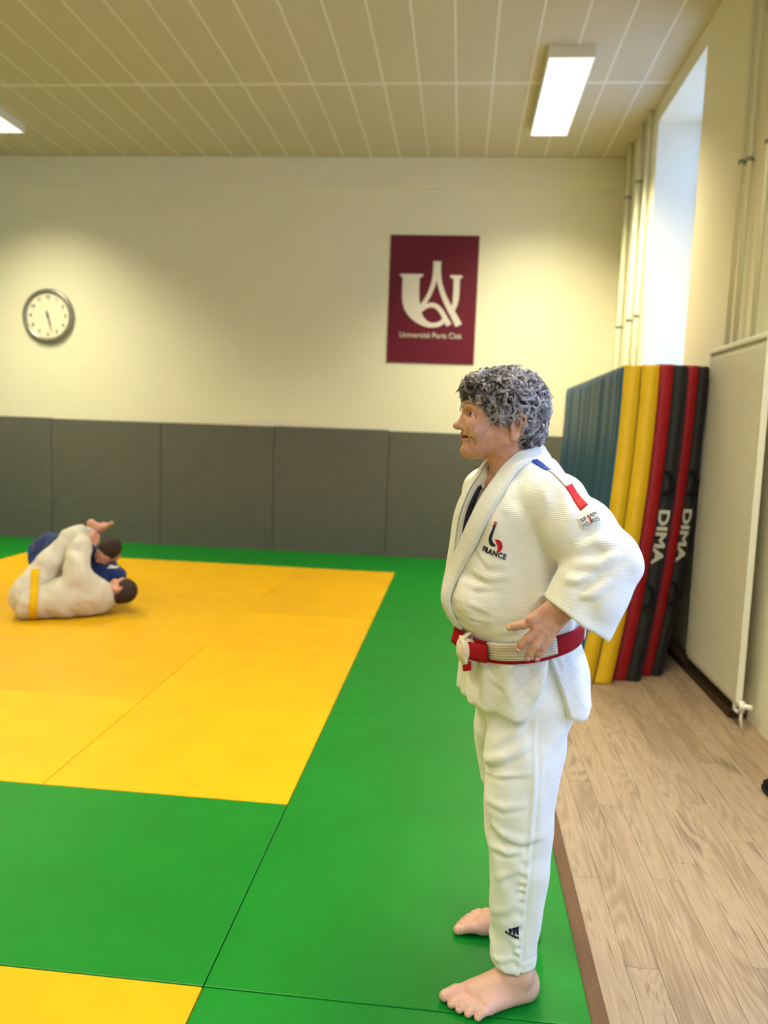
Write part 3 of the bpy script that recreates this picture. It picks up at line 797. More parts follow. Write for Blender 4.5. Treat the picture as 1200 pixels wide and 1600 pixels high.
# ---------------------------------------------------------------- the standing woman
TYAW = math.radians(25.0); HYAW = math.radians(18.0)
TF = np.array([-math.cos(TYAW), -math.sin(TYAW), 0.0]); TL_ = np.array([math.sin(TYAW), -math.cos(TYAW), 0.0])
TORSO = Loft([(0.775, 0.797, 0.176, 0.194, 0.156), (0.84, 0.793, 0.176, 0.190, 0.154), (0.90, 0.786, 0.176, 0.180, 0.149), (0.945, 0.778, 0.176, 0.168, 0.143),
              (0.985, 0.768, 0.175, 0.176, 0.156), (1.03, 0.760, 0.175, 0.182, 0.164), (1.09, 0.756, 0.175, 0.180, 0.161), (1.17, 0.755, 0.175, 0.178, 0.150),
              (1.25, 0.757, 0.175, 0.178, 0.142), (1.31, 0.760, 0.175, 0.155, 0.122), (1.36, 0.765, 0.175, 0.115, 0.094), (1.405, 0.767, 0.175, 0.075, 0.070)], TYAW)
SHL = (0.828, 0.045, 1.302); ELB = (0.943, -0.045, 1.180); CUF = (0.872, -0.058, 1.060)
SHR = (0.688, 0.302, 1.298); ELR = (0.860, 0.430, 1.175); CUR = (0.860, 0.385, 1.035)
CUFN = A_(-0.50, -0.04, -0.865)
def sleeve_l(P):
    up = chain(P, [((0.775, 0.14, 1.330), 0.060), (SHL, 0.070), ((0.885, 0.0, 1.245), 0.078), (ELB, 0.076)], 0.03)
    lo = chain(P, [(ELB, 0.078), ((0.915, -0.055, 1.115), 0.084), ((0.855, -0.062, 1.005), 0.086)], 0.02)
    d = smin(up, lo, 0.02)
    c = (P - A_(*CUF)) @ CUFN
    d = smax(d, c - 0.0, 0.006)
    inn = chain(P, [((0.905, -0.055, 1.10), 0.050), ((0.885, -0.058, 1.06), 0.060), ((0.835, -0.064, 0.965), 0.074)], 0.02)
    return smax(d, -smax(inn, -c - 0.055, 0.01), 0.006)
def sleeve_r(P):
    up = chain(P, [((0.755, 0.215, 1.330), 0.060), (SHR, 0.068), ((0.775, 0.37, 1.25), 0.082), (ELR, 0.080)], 0.03)
    lo = chain(P, [(ELR, 0.078), ((0.862, 0.40, 1.10), 0.082), ((0.858, 0.38, 1.03), 0.080)], 0.02)
    d = smin(up, lo, 0.02); c = (P - A_(*CUR)) @ A_(0, -0.3, -0.95)
    return smax(d, c, 0.008)
def capsule_ridges(P, d, lst, k):
    for pts, r in lst: d = smin(d, chain(P, [(p, r) for p in pts], 0.004), k)
    return d
V_APEX = None
def vneck_cut(P):
    """wedge between the lapels, cut from the front of the jacket"""
    u = (P[:, 0] - 0.757) * TL_[0] + (P[:, 1] - 0.175) * TL_[1]; v = (P[:, 0] - 0.757) * TF[0] + (P[:, 1] - 0.175) * TF[1]
    wl = np.interp(P[:, 2], [1.135, 1.19, 1.25, 1.30, 1.37], [-0.034, 0.000, 0.031, 0.043, 0.046]); wr = np.interp(P[:, 2], [1.135, 1.25, 1.37], [0.036, 0.034, 0.044])
    return np.maximum(np.maximum(u - wl, -u - wr), np.maximum(0.02 - v, 1.135 - P[:, 2]))
def jacket_base(P):
    d = TORSO(P, True, 0.0, 0.012)
    # yoke across the shoulders and the rise of the collar at the nape
    d = smin(d, chain(P, [(SHR, 0.064), ((0.745, 0.215, 1.342), 0.055), ((0.785, 0.145, 1.342), 0.055), (SHL, 0.066)], 0.02), 0.035)
    d = smin(d, ell(P, (0.812, 0.19, 1.28), (0.085, 0.13, 0.11)), 0.03)
    # blouse that hangs over the belt, fuller in front
    d = smin(d, ell(P, (0.700, 0.150, 1.045), (0.112, 0.135, 0.075)), 0.03)
    return d
JACKET_FOLDS = [
    ([(0.731, 0.067, 1.356), (0.722, 0.037, 1.311), (0.717, 0.019, 1.271)], 0.006, 0.012), ([(0.799, -0.016, 1.343), (0.804, -0.031, 1.31), (0.802, -0.033, 1.27)], 0.005, 0.011),
    ([(0.602, 0.084, 1.054), (0.649, 0.027, 1.05), (0.708, -0.001, 1.032)], 0.004, 0.007), ([(0.603, 0.083, 1.031), (0.639, 0.044, 1.017), (0.685, 0.014, 1.011)], 0.004, 0.006),
    ([(0.813, 0.001, 1.044), (0.757, -0.005, 1.004), (0.71, 0.011, 0.988)], 0.006, 0.010), ([(0.84, -0.01, 1.12), (0.81, -0.01, 1.085), (0.768, -0.008, 1.028)], 0.006, 0.011),
    ([(0.867, -0.086, 1.21), (0.911, -0.102, 1.235), (0.972, -0.1, 1.232)], 0.009, 0.014), ([(0.858, -0.087, 1.178), (0.914, -0.124, 1.185), (0.964, -0.115, 1.217)], 0.008, 0.012),
    ([(0.844, -0.099, 1.146), (0.875, -0.126, 1.149), (0.914, -0.128, 1.174)], 0.007, 0.010), ([(0.649, 0.065, 1.192), (0.681, 0.025, 1.15), (0.73, 0.002, 1.153)], 0.004, 0.008),
    ([(0.641, 0.061, 1.128), (0.687, 0.016, 1.116), (0.739, -0.003, 1.13)], 0.005, 0.009), ([(0.83, 0.015, 1.375), (0.849, -0.033, 1.327), (0.854, -0.073, 1.273)], 0.005, 0.014),
    ([(0.876, -0.137, 1.113), (0.902, -0.141, 1.122), (0.942, -0.132, 1.158)], 0.007, 0.011), ([(0.839, 0.017, 0.976), (0.874, 0.025, 0.912), (0.884, 0.012, 0.846)], 0.003, 0.008),
    ([(0.693, 0.047, 0.869), (0.739, 0.007, 0.853), (0.756, -0.003, 0.81)], 0.003, 0.008), ([(0.612, 0.096, 1.096), (0.658, 0.033, 1.09), (0.725, 0.0, 1.105)], 0.004, 0.008)]
TROUSER_FOLDS = [
    ([(0.700, 0.09, 0.645), (0.707, 0.048, 0.651), (0.748, 0.01, 0.677), (0.811, 0.013, 0.723)], 0.012, 0.013), ([(0.7, 0.076, 0.614), (0.75, 0.005, 0.634), (0.818, 0.003, 0.65)], 0.005, 0.008),
    ([(0.712, 0.041, 0.554), (0.747, 0.006, 0.551), (0.807, 0.0, 0.571)], 0.007, 0.010), ([(0.721, 0.032, 0.499), (0.751, 0.009, 0.48), (0.793, 0.003, 0.471), (0.853, 0.021, 0.489)], 0.011, 0.013),
    ([(0.722, 0.049, 0.432), (0.761, 0.01, 0.434), (0.81, 0.006, 0.451)], 0.008, 0.010), ([(0.743, 0.035, 0.35), (0.772, 0.013, 0.376), (0.806, 0.008, 0.409)], 0.006, 0.010),
    ([(0.738, 0.068, 0.246), (0.77, 0.024, 0.271), (0.807, 0.016, 0.312)], 0.006, 0.011), ([(0.79, 0.026, 0.196), (0.805, 0.029, 0.157), (0.814, 0.033, 0.12)], 0.006, 0.009),
    ([(0.745, 0.074, 0.115), (0.77, 0.038, 0.13), (0.803, 0.029, 0.146)], 0.005, 0.008), ([(0.817, 0.009, 0.818), (0.776, 0.017, 0.748), (0.717, 0.039, 0.694)], 0.007, 0.013),
    ([(0.887, 0.046, 0.745), (0.84, 0.012, 0.682), (0.821, 0.002, 0.596)], 0.005, 0.014)]
def jacket_fn(P):
    t = jacket_base(P)
    z = P[:, 2]
    # soft folds: pulled towards the belt, slanting across the chest and the back
    u = (P[:, 0] - 0.757) * TL_[0] + (P[:, 1] - 0.175) * TL_[1]; v = (P[:, 0] - 0.757) * TF[0] + (P[:, 1] - 0.175) * TF[1]
    ang = np.arctan2(u, v)
    w1 = sstep(z, 0.96, 1.0) * (1 - sstep(z, 1.03, 1.14)); t = t - 0.0045 * w1 * np.sin(ang * 17 + 14 * z + 1.5 * np.sin(ang * 5 + 2)) * (0.5 + 0.5 * np.sin(ang * 3.1 + 1))
    w2 = sstep(z, 1.04, 1.12) * (1 - sstep(z, 1.30, 1.36)); t = t - 0.005 * w2 * wob(P, 17.0, 1.3, 1.2)
    w3 = 1 - sstep(z, 0.90, 0.95); t = t - w3 * (0.003 * np.sin(ang * 13 + 2 + 5 * z) + 0.003 * wob(P, 22.0, 2.6))
    t = t - 0.0016 * np.sin(z * 150 + 3 * np.sin(ang * 4)) * sstep(z, 0.965, 0.985) * (1 - sstep(z, 1.03, 1.07)) * np.clip(np.cos(ang - 0.2), 0, 1)
    # slits at the hips
    for s in (1, -1):
        ap = A_(0.790, 0.178, 0.945) ; l2 = TL_.astype(np.float32) * s
        q = P - ap; qu = q @ l2; qv = q @ TF.astype(np.float32)
        wid = 0.003 + np.clip(0.925 - z, 0, 1) * 0.36
        cut = np.maximum(np.maximum(np.abs(qv - 0.022 * s - (0.0 if s > 0 else -0.022)) - wid, z - 0.930), 0.10 - qu)
        t = smax(t, -cut, 0.006)
    sl = sleeve_l(P)
    # folds wrapping the sleeve
    ws = sstep(P[:, 0], 0.84, 0.90)
    sl = sl - ws * (0.006 * np.sin(62 * (P[:, 0] * 0.55 + P[:, 2] * 0.35 - P[:, 1] * 0.6) + 1.3 * np.sin(P[:, 2] * 30) + 0.6) * (0.6 + 0.4 * wob(P, 12, 0.4)) + 0.004 * wob(P, 20.0, 0.7))
    sr = sleeve_r(P) - 0.005 * wob(P, 18.0, 2.2)
    d = smin(t, sl, 0.012); d = smin(d, sr, 0.02)
    d = d - 1.4 * folds_at(P, JACKET_FOLDS)
    cut = vneck_cut(P); d = smax(d, -cut, 0.008)
    neck = rcone(P, (0.725, 0.175, 1.45), (0.752, 0.175, 1.34), 0.064, 0.066); d = smax(d, -neck, 0.008)
    return d

def shirt_fn(P):
    d = TORSO(P, True, -0.016, 0.01)
    d = smin(d, chain(P, [((0.70, 0.29, 1.32), 0.052), ((0.80, 0.08, 1.32), 0.052)], 0.02), 0.03)
    nk = rcone(P, (0.690, 0.150, 1.40), (0.742, 0.165, 1.345), 0.075, 0.072); d = smax(d, -nk, 0.006)
    return smax(d, 0.99 - P[:, 2], 0.005)

LEGL = Loft([(0.100, 0.801, 0.090, 0.058, 0.058), (0.16, 0.801, 0.088, 0.060, 0.061), (0.28, 0.803, 0.083, 0.066, 0.069), (0.38, 0.802, 0.080, 0.070, 0.078), (0.47, 0.796, 0.078, 0.075, 0.086),
             (0.56, 0.795, 0.080, 0.082, 0.092), (0.68, 0.800, 0.092, 0.090, 0.101), (0.78, 0.808, 0.112, 0.084, 0.098), (0.88, 0.800, 0.125, 0.070, 0.09)], math.radians(12), 2.2)
LEGR = Loft([(0.100, 0.850, 0.352, 0.056, 0.058), (0.16, 0.846, 0.350, 0.058, 0.062), (0.28, 0.832, 0.343, 0.064, 0.070), (0.38, 0.815, 0.335, 0.068, 0.078), (0.47, 0.798, 0.322, 0.074, 0.086),
             (0.56, 0.786, 0.308, 0.082, 0.094), (0.68, 0.777, 0.290, 0.090, 0.102), (0.78, 0.785, 0.262, 0.082, 0.098), (0.88, 0.785, 0.245, 0.070, 0.09)], math.radians(10), 2.2)
HIPS = Loft([(0.74, 0.795, 0.178, 0.150, 0.115), (0.80, 0.794, 0.178, 0.172, 0.130), (0.88, 0.788, 0.178, 0.162, 0.130), (0.96, 0.778, 0.176, 0.150, 0.125), (1.0, 0.778, 0.176, 0.13, 0.11)], TYAW)
def trousers_fn(P):
    a = LEGL(P, True, 0.0, 0.004); b = LEGR(P, True, 0.0, 0.004)
    z = P[:, 2]
    def folds(cx, cy, ph):
        ang = np.arctan2(-(P[:, 1] - cy), -(P[:, 0] - cx))       # 0 = ahead
        k1 = np.exp(-((z - 0.48) / 0.13) ** 2); k2 = np.exp(-((z - 0.16) / 0.09) ** 2); k3 = np.exp(-((z - 0.66) / 0.07) ** 2)
        fr = 0.5 + 0.5 * np.cos(ang - 0.3)
        r = lambda q: 1 - 2 * np.abs(np.sin(q)) ** 0.8
        w = 0.0025 * k1 * fr * r(26 * z + 1.6 * np.sin(ang * 1.3 + ph) + ph) + 0.003 * k2 * fr * r(24 * z - 1.5 * np.cos(ang + 0.5) + ph * 2)
        w += 0.002 * k3 * fr * r(15 * z + 1.2 * np.sin(ang * 1.2 + 1) + ph)
        w += 0.0045 * wob(P, 15, 1.0 + ph, 1.0) * sstep(z, 0.14, 0.2)
        sm = np.exp(-((ang - 1.78) / 0.06) ** 2) * 0.003 - np.exp(-((ang - 1.91) / 0.05) ** 2) * 0.002
        sb = np.exp(-((ang - 1.66) / 0.13) ** 2) * 0.003 * np.sin(z * 210 + 2 * np.sin(z * 37)) * (1 - sstep(z, 0.42, 0.5))
        hem = (1 - sstep(z, 0.128, 0.132)) * 0.0022
        return w + sm + sb + hem
    a = a - folds(0.80, 0.085, 0.3); b = b - folds(0.82, 0.33, 1.7)
    d = smin(a, b, 0.02); d = smin(d, HIPS(P, True, 0.0, 0.02), 0.03)
    d = d - 1.2 * folds_at(P, TROUSER_FOLDS)
    return d

# head: local axes forward, left, up
HY = math.radians(7.0); HP = math.radians(3.0)
HO = np.array([0.693, 0.172, 1.497])
_hf = np.array([-math.cos(HY), -math.sin(HY), 0.0]); HLv = np.array([math.sin(HY), -math.cos(HY), 0.0]); _hu = np.array([0, 0, 1.0])
HF = _hf * math.cos(HP) + _hu * math.sin(HP); HU = _hu * math.cos(HP) - _hf * math.sin(HP)
HR = np.stack([HF, HLv, HU]).astype(np.float32)
def to_head(P): return (P - HO.astype(np.float32)) @ HR.T
def from_head(q): return np.asarray(q, float) @ HR.astype(float) + HO
EYE_C = (0.0625, 0.0325, 0.0085)
def head_fn_local(q):
    f, l, u = q[:, 0], np.abs(q[:, 1]), q[:, 2]; s = np.stack([f, l, u], 1)
    d = ell(s, (-0.018, 0, 0.030), (0.092, 0.072, 0.086))
    d = smin(d, ell(s, (0.036, 0, 0.012), (0.054, 0.060, 0.072)), 0.025)
    d = smin(d, ell(s, (0.039, 0, -0.045), (0.044, 0.042, 0.055)), 0.022)
    d = smin(d, rcone(s, (-0.018, 0.047, -0.042), (0.058, 0.009, -0.080), 0.0165, 0.0175), 0.022)      # jaw
    d = smin(d, ell(s, (0.0665, 0, -0.084), (0.019, 0.019, 0.018)), 0.015)                           # chin
    d = smin(d, ell(s, (0.056, 0.036, -0.026), (0.026, 0.024, 0.022)), 0.020)                        # cheekbone
    d = smin(d, ell(s, (0.050, 0.027, -0.040), (0.017, 0.016, 0.020)), 0.016)
    d = smin(d, chain(s, [((0.080, 0.0, 0.026), 0.010), ((0.075, 0.024, 0.031), 0.010), ((0.052, 0.046, 0.024), 0.009)], 0.006), 0.012)   # brow
    d = smax(d, -ell(s, (0.081, 0.034, 0.0095), (0.017, 0.021, 0.0125)), 0.008)                        # eye socket
    eb = ell(s, EYE_C, (0.0148, 0.0160, 0.0140)); slot = (0.0052 - 0.0022 * np.clip(np.abs(l - 0.032) / 0.012, 0, 1) ** 2) - np.abs(u - 0.0085 - 0.0012 * np.clip((l - 0.032) / 0.012, -1, 1))
    d = smin(d, smax(eb, slot, 0.0015), 0.003)                                                         # lids
    d = smax(d, -ell(s, EYE_C, (0.0122, 0.0122, 0.0122)), 0.0006)
    d = smin(d, rcone(s, (0.080, 0, 0.016), (0.0945, 0, -0.022), 0.0065, 0.0098), 0.007)               # nose
    d = smin(d, ell(s, (0.1000, 0, -0.0238), (0.0110, 0.0100, 0.0088)), 0.005)
    d = smin(d, ell(s, (0.0845, 0.0125, -0.0270), (0.010, 0.0065, 0.0072)), 0.004)
    d = smax(d, -ell(s, (0.089, 0.006, -0.0355), (0.006, 0.0035, 0.004)), 0.003)
    d = smax(d, -chain(s, [((0.083, 0.020, -0.022), 0.0022), ((0.073, 0.034, -0.036), 0.0024), ((0.062, 0.041, -0.054), 0.0018), ((0.060, 0.036, -0.070), 0.0012)], 0.002), 0.008)   # laugh line
    d = smin(d, chain(s, [((0.0850, 0.0, -0.0425), 0.0055), ((0.080, 0.014, -0.0425), 0.0050), ((0.068, 0.029, -0.0455), 0.0035)], 0.003), 0.006)   # lips
    d = smin(d, chain(s, [((0.0830, 0.0, -0.0595), 0.0062), ((0.078, 0.014, -0.0580), 0.0058), ((0.067, 0.028, -0.0500), 0.0035)], 0.003), 0.006)
    d = smax(d, -chain(s, [((0.092, 0.0, -0.0508), 0.0046), ((0.085, 0.016, -0.0502), 0.0048), ((0.073, 0.030, -0.0482), 0.0032), ((0.066, 0.037, -0.0465), 0.0010)], 0.002), 0.003)
    d = smax(d, -ell(s, (0.094, 0, -0.0705), (0.012, 0.018, 0.006)), 0.008)
    for (a, b) in (((0.066, 0.050, 0.004), (0.050, 0.056, 0.010)), ((0.064, 0.051, -0.001), (0.049, 0.057, -0.001)), ((0.060, 0.051, -0.006), (0.047, 0.056, -0.010))):
        d = smax(d, -rcone(s, a, b, 0.0008, 0.0006), 0.004)
    # ears
    ear = ell(s, (-0.040, 0.0740, -0.012), (0.0170, 0.0070, 0.029), EAR_R)
    ear = smax(ear, -ell(s, (-0.037, 0.0815, -0.010), (0.0105, 0.0085, 0.0185), EAR_R), 0.003)
    ear = smin(ear, chain(s, [((-0.026, 0.076, -0.004), 0.0026), ((-0.030, 0.080, 0.012), 0.0030), ((-0.042, 0.083, 0.019), 0.0032), ((-0.055, 0.084, 0.010), 0.0032), ((-0.058, 0.083, -0.008), 0.0030), ((-0.050, 0.080, -0.028), 0.0028)], 0.002), 0.003)
    ear = smin(ear, chain(s, [((-0.040, 0.079, 0.008), 0.0022), ((-0.047, 0.080, -0.006), 0.0026), ((-0.042, 0.078, -0.024), 0.0026)], 0.002), 0.003)
    ear = smin(ear, ell(s, (-0.034, 0.075, -0.037), (0.0095, 0.0058, 0.0105)), 0.005)
    ear = smin(ear, ell(s, (-0.025, 0.074, -0.014), (0.004, 0.004, 0.007)), 0.004)
    return smin(d, ear, 0.005)
_ce, _se = math.cos(0.22), math.sin(0.22)
EAR_R = np.array([[_ce, 0, _se], [0, 1, 0], [-_se, 0, _ce]])
def skin_head_fn(P):
    d = head_fn_local(to_head(P))
    nk = rcone(P, (0.716, 0.173, 1.455), (0.755, 0.175, 1.335), 0.056, 0.060)
    nk = smin(nk, ell(P, (0.752, 0.175, 1.285), (0.098, 0.11, 0.062)), 0.03)
    for s in (1, -1):
        a = from_head((-0.045, 0.050 * s, -0.045)); b = np.array([0.688, 0.155, 1.345]) + TL_ * 0.012 * s
        nk = smin(nk, rcone(P, a, b, 0.012, 0.009), 0.016)
    b1 = np.array([0.690, 0.150, 1.332])
    for s in (1, -1):
        nk = smin(nk, rcone(P, b1 + TL_ * 0.012 * s, b1 + TL_ * 0.10 * s - TF * 0.02 + np.array([0, 0, 0.012]), 0.008, 0.007), 0.014)
    d = smin(d, nk, 0.022)
    return smax(d, 1.25 - P[:, 2], 0.004)
def hair_fn_local(q):
    f, l, u = q[:, 0], np.abs(q[:, 1]), q[:, 2]; s = np.stack([f, l, u], 1)
    d = ell(s, (-0.022, 0, 0.044), (0.098, 0.082, 0.084))
    d = smin(d, ell(s, (0.040, 0, 0.074), (0.048, 0.060, 0.034)), 0.02)
    d = smin(d, ell(s, (-0.070, 0, -0.012), (0.050, 0.070, 0.062)), 0.02)
    cut = ell(s, (0.085, 0, -0.010), (0.070, 0.085, 0.056))                # face
    d = smax(d, -cut, 0.006)
    cut2 = np.maximum(np.maximum(f - 0.030, -0.052 - f), u - (-0.004))       # in front of and around the ear
    cut2 = np.maximum(-(f + 0.048 - 0.25 * np.clip(-0.02 - u, 0, 1)), u - 0.004)
    d = smax(d, -cut2, 0.006)
    return d
def hair_fn(P): return hair_fn_local(to_head(P))

# hands and feet
HAND_L = dict(wrist=(0.838, -0.075, 1.055), k0=0.0)
def hand_l_fn(P):
    W = A_(0.846, -0.078, 1.076); K = A_(0.804, -0.082, 1.030)            # wrist, knuckle centre
    d = rcone(P, (0.912, -0.066, 1.122), W, 0.030, 0.0235)
    pal = None
    ax = K - W; ax = ax / np.linalg.norm(ax)
    side = A_(0.80, 0.10, -0.52); side = side - ax * float(side @ ax); side = side / np.linalg.norm(side)   # towards the little finger
    for i, o in enumerate((-0.030, -0.010, 0.010, 0.028)):
        k = K + side * o + ax * (0.004, 0.008, 0.004, -0.004)[i]
        e = rcone(P, W + side * o * 0.55, k, 0.0155, 0.0115)
        pal = e if pal is None else smin(pal, e, 0.014)
    d = smin(d, pal, 0.018)
    d = smin(d, rcone(P, W + ax * 0.012 + A_(0, 0.006, 0), W + ax * 0.04 - side * 0.016 + A_(0, 0.020, 0), 0.015, 0.013), 0.014)
    fingers = FINGERS
    for pts in fingers:
        fd = chain(P, pts, 0.004); d = smin(d, fd, 0.0045)
    return d
FINGERS = [
    [((0.788, -0.082, 1.044), 0.0108), ((0.763, -0.077, 1.032), 0.0100), ((0.747, -0.069, 1.025), 0.0094), ((0.735, -0.061, 1.020), 0.0084)],
    [((0.799, -0.086, 1.030), 0.0110), ((0.776, -0.086, 1.004), 0.0102), ((0.764, -0.080, 0.987), 0.0096), ((0.757, -0.074, 0.973), 0.0086)],
    [((0.812, -0.086, 1.018), 0.0108), ((0.794, -0.087, 0.989), 0.0100), ((0.784, -0.081, 0.970), 0.0094), ((0.779, -0.075, 0.956), 0.0084)],
    [((0.825, -0.082, 1.009), 0.0098), ((0.812, -0.083, 0.984), 0.0090), ((0.804, -0.078, 0.968), 0.0084), ((0.800, -0.073, 0.955), 0.0076)],
    [((0.828, -0.066, 1.052), 0.0125), ((0.838, -0.044, 1.030), 0.0105), ((0.842, -0.026, 1.016), 0.0092), ((0.842, -0.014, 1.008), 0.0080)]]
def hand_r_fn(P):
    Q = P.copy(); Q[:, 0] = P[:, 0] + 0.02; Q[:, 1] = 0.352 - P[:, 1] - 0.0
    return hand_l_fn(Q)

def foot_fn(P, heel, yaw, side):
    """bare foot; heel = point on the floor, side +1 when the little toe is on the figure's left"""
    f = A_(-math.cos(yaw), -math.sin(yaw), 0); l = A_(math.sin(yaw), -math.cos(yaw), 0) * side
    q = P - A_(*heel); s = np.stack([(q @ f) / 1.04, (q @ l) / 1.12, q[:, 2] / 1.03], 1)            # forward, outward, up
    d = ell(s, (0.032, 0.0, 0.030), (0.036, 0.031, 0.034))
    d = smin(d, rcone(s, (0.050, 0.0, 0.120), (0.052, 0.0, 0.055), 0.040, 0.036), 0.03)
    d = smin(d, rcone(s, (0.075, 0.002, 0.058), (0.165, -0.012, 0.024), 0.034, 0.022), 0.03)
    d = smin(d, rcone(s, (0.040, 0.012, 0.022), (0.150, 0.030, 0.018), 0.024, 0.019), 0.025)
    d = smin(d, rcone(s, (0.120, -0.020, 0.026), (0.172, -0.024, 0.020), 0.024, 0.021), 0.02)
    d = smin(d, ell(s, (0.052, 0.034, 0.072), (0.016, 0.010, 0.017)), 0.015)
    d = smin(d, ell(s, (0.058, -0.034, 0.078), (0.016, 0.010, 0.017)), 0.015)
    toes = [((0.172, -0.028, 0.020), (0.238, -0.030, 0.0145), 0.0165, 0.0135), ((0.178, -0.006, 0.018), (0.231, -0.006, 0.0105), 0.0115, 0.0100),
            ((0.172, 0.011, 0.017), (0.219, 0.013, 0.0095), 0.0110, 0.0092), ((0.163, 0.026, 0.016), (0.204, 0.030, 0.0090), 0.0105, 0.0088), ((0.150, 0.040, 0.015), (0.186, 0.046, 0.0085), 0.0102, 0.0085)]
    for a, b, ra, rb in toes:
        m = tuple((np.array(a) * 0.45 + np.array(b) * 0.55) + np.array([0, 0, 0.005]))
        d = smin(d, chain(s, [(a, ra), (m, (ra + rb) / 2 * 0.98), (b, rb)], 0.004), 0.0045)
    return smax(d, 0.0005 - s[:, 2], 0.004)
HEEL_L = (0.868, 0.108, 0.0); HEEL_R = (0.905, 0.372, 0.0)
def foot_l_fn(P): return foot_fn(P, HEEL_L, math.radians(24), 1)
def foot_r_fn(P): return foot_fn(P, HEEL_R, math.radians(6), -1)
# ------------------------------------------------------------------ materials of the figures
def gi_material(name, col, rib=1500.0, strength=0.35, quilt=False, var=0.03):
    k = NT(name); b = k.b; b.inputs['Roughness'].default_value = 0.85; b.inputs['Specular IOR Level'].default_value = 0.2
    b.inputs['Sheen Weight'].default_value = 0.15
    tc = k.n('ShaderNodeTexCoord'); sp = k.n('ShaderNodeSeparateXYZ'); k.l(tc.outputs['Object'], sp.inputs[0])
    nz = k.n('ShaderNodeTexNoise'); nz.inputs['Scale'].default_value = 14; nz.inputs['Detail'].default_value = 4; k.l(tc.outputs['Object'], nz.inputs['Vector'])
    mx = k.n('ShaderNodeMix', data_type='RGBA'); mx.inputs[6].default_value = (*[c * (1 - var) for c in col], 1); mx.inputs[7].default_value = (*[min(1, c * (1 + var)) for c in col], 1)
    k.l(nz.outputs[0], mx.inputs[0]); k.l(mx.outputs[2], b.inputs['Base Color'])
    # rice-grain weave: fine rows broken up by noise
    nw = k.n('ShaderNodeTexNoise'); nw.inputs['Scale'].default_value = 60; k.l(tc.outputs['Object'], nw.inputs['Vector'])
    ma = k.n('ShaderNodeMath', operation='MULTIPLY_ADD'); ma.inputs[1].default_value = rib; k.l(sp.outputs[2], ma.inputs[0])
    ml = k.n('ShaderNodeMath', operation='MULTIPLY'); ml.inputs[1].default_value = 3.0; k.l(nw.outputs[0], ml.inputs[0]); k.l(ml.outputs[0], ma.inputs[2])
    sn = k.n('ShaderNodeMath', operation='SINE'); k.l(ma.outputs[0], sn.inputs[0])
    fn_ = k.n('ShaderNodeTexNoise'); fn_.inputs['Scale'].default_value = 500; k.l(tc.outputs['Object'], fn_.inputs['Vector'])
    ad = k.n('ShaderNodeMath', operation='ADD'); k.l(sn.outputs[0], ad.inputs[0]); k.l(fn_.outputs[0], ad.inputs[1])
    bp = k.n('ShaderNodeBump'); bp.inputs['Strength'].default_value = strength; bp.inputs['Distance'].default_value = 0.0008; k.l(ad.outputs[0], bp.inputs['Height'])
    nb = k.n('ShaderNodeTexNoise'); nb.inputs['Scale'].default_value = 38; nb.inputs['Detail'].default_value = 3; k.l(tc.outputs['Object'], nb.inputs['Vector'])
    bp2 = k.n('ShaderNodeBump'); bp2.inputs['Strength'].default_value = 0.35; bp2.inputs['Distance'].default_value = 0.004; k.l(nb.outputs[0], bp2.inputs['Height']); k.l(bp.outputs[0], bp2.inputs['Normal'])
    last = bp2
    if quilt:
        # diamond stitching on the skirt of the jacket, below the belt
        hs = None
        for sg in (1, -1):
            a1 = k.n('ShaderNodeMath', operation='MULTIPLY_ADD'); a1.inputs[1].default_value = 58.0 * sg; k.l(sp.outputs[0], a1.inputs[0])
            a2 = k.n('ShaderNodeMath', operation='MULTIPLY'); a2.inputs[1].default_value = 50.0; k.l(sp.outputs[2], a2.inputs[0]); k.l(a2.outputs[0], a1.inputs[2])
            s1 = k.n('ShaderNodeMath', operation='SINE'); k.l(a1.outputs[0], s1.inputs[0]); ab = k.n('ShaderNodeMath', operation='ABSOLUTE'); k.l(s1.outputs[0], ab.inputs[0])
            mr = k.n('ShaderNodeMapRange'); mr.inputs[1].default_value = 0.0; mr.inputs[2].default_value = 0.09; k.l(ab.outputs[0], mr.inputs[0])
            if hs is None: hs = mr
            else:
                m2 = k.n('ShaderNodeMath', operation='MULTIPLY'); k.l(hs.outputs[0], m2.inputs[0]); k.l(mr.outputs[0], m2.inputs[1]); hs = m2
        msk = k.n('ShaderNodeMath', operation='LESS_THAN'); msk.inputs[1].default_value = 0.165; k.l(sp.outputs[2], msk.inputs[0])
        mm = k.n('ShaderNodeMath', operation='MULTIPLY'); mm.inputs[1].default_value = 0.5; k.l(msk.outputs[0], mm.inputs[0])
        bp3 = k.n('ShaderNodeBump'); bp3.inputs['Distance'].default_value = 0.0025; k.l(mm.outputs[0], bp3.inputs['Strength']); k.l(hs.outputs[0], bp3.inputs['Height']); k.l(bp2.outputs[0], bp3.inputs['Normal']); last = bp3
    k.l(last.outputs[0], b.inputs['Normal'])
    return k.m
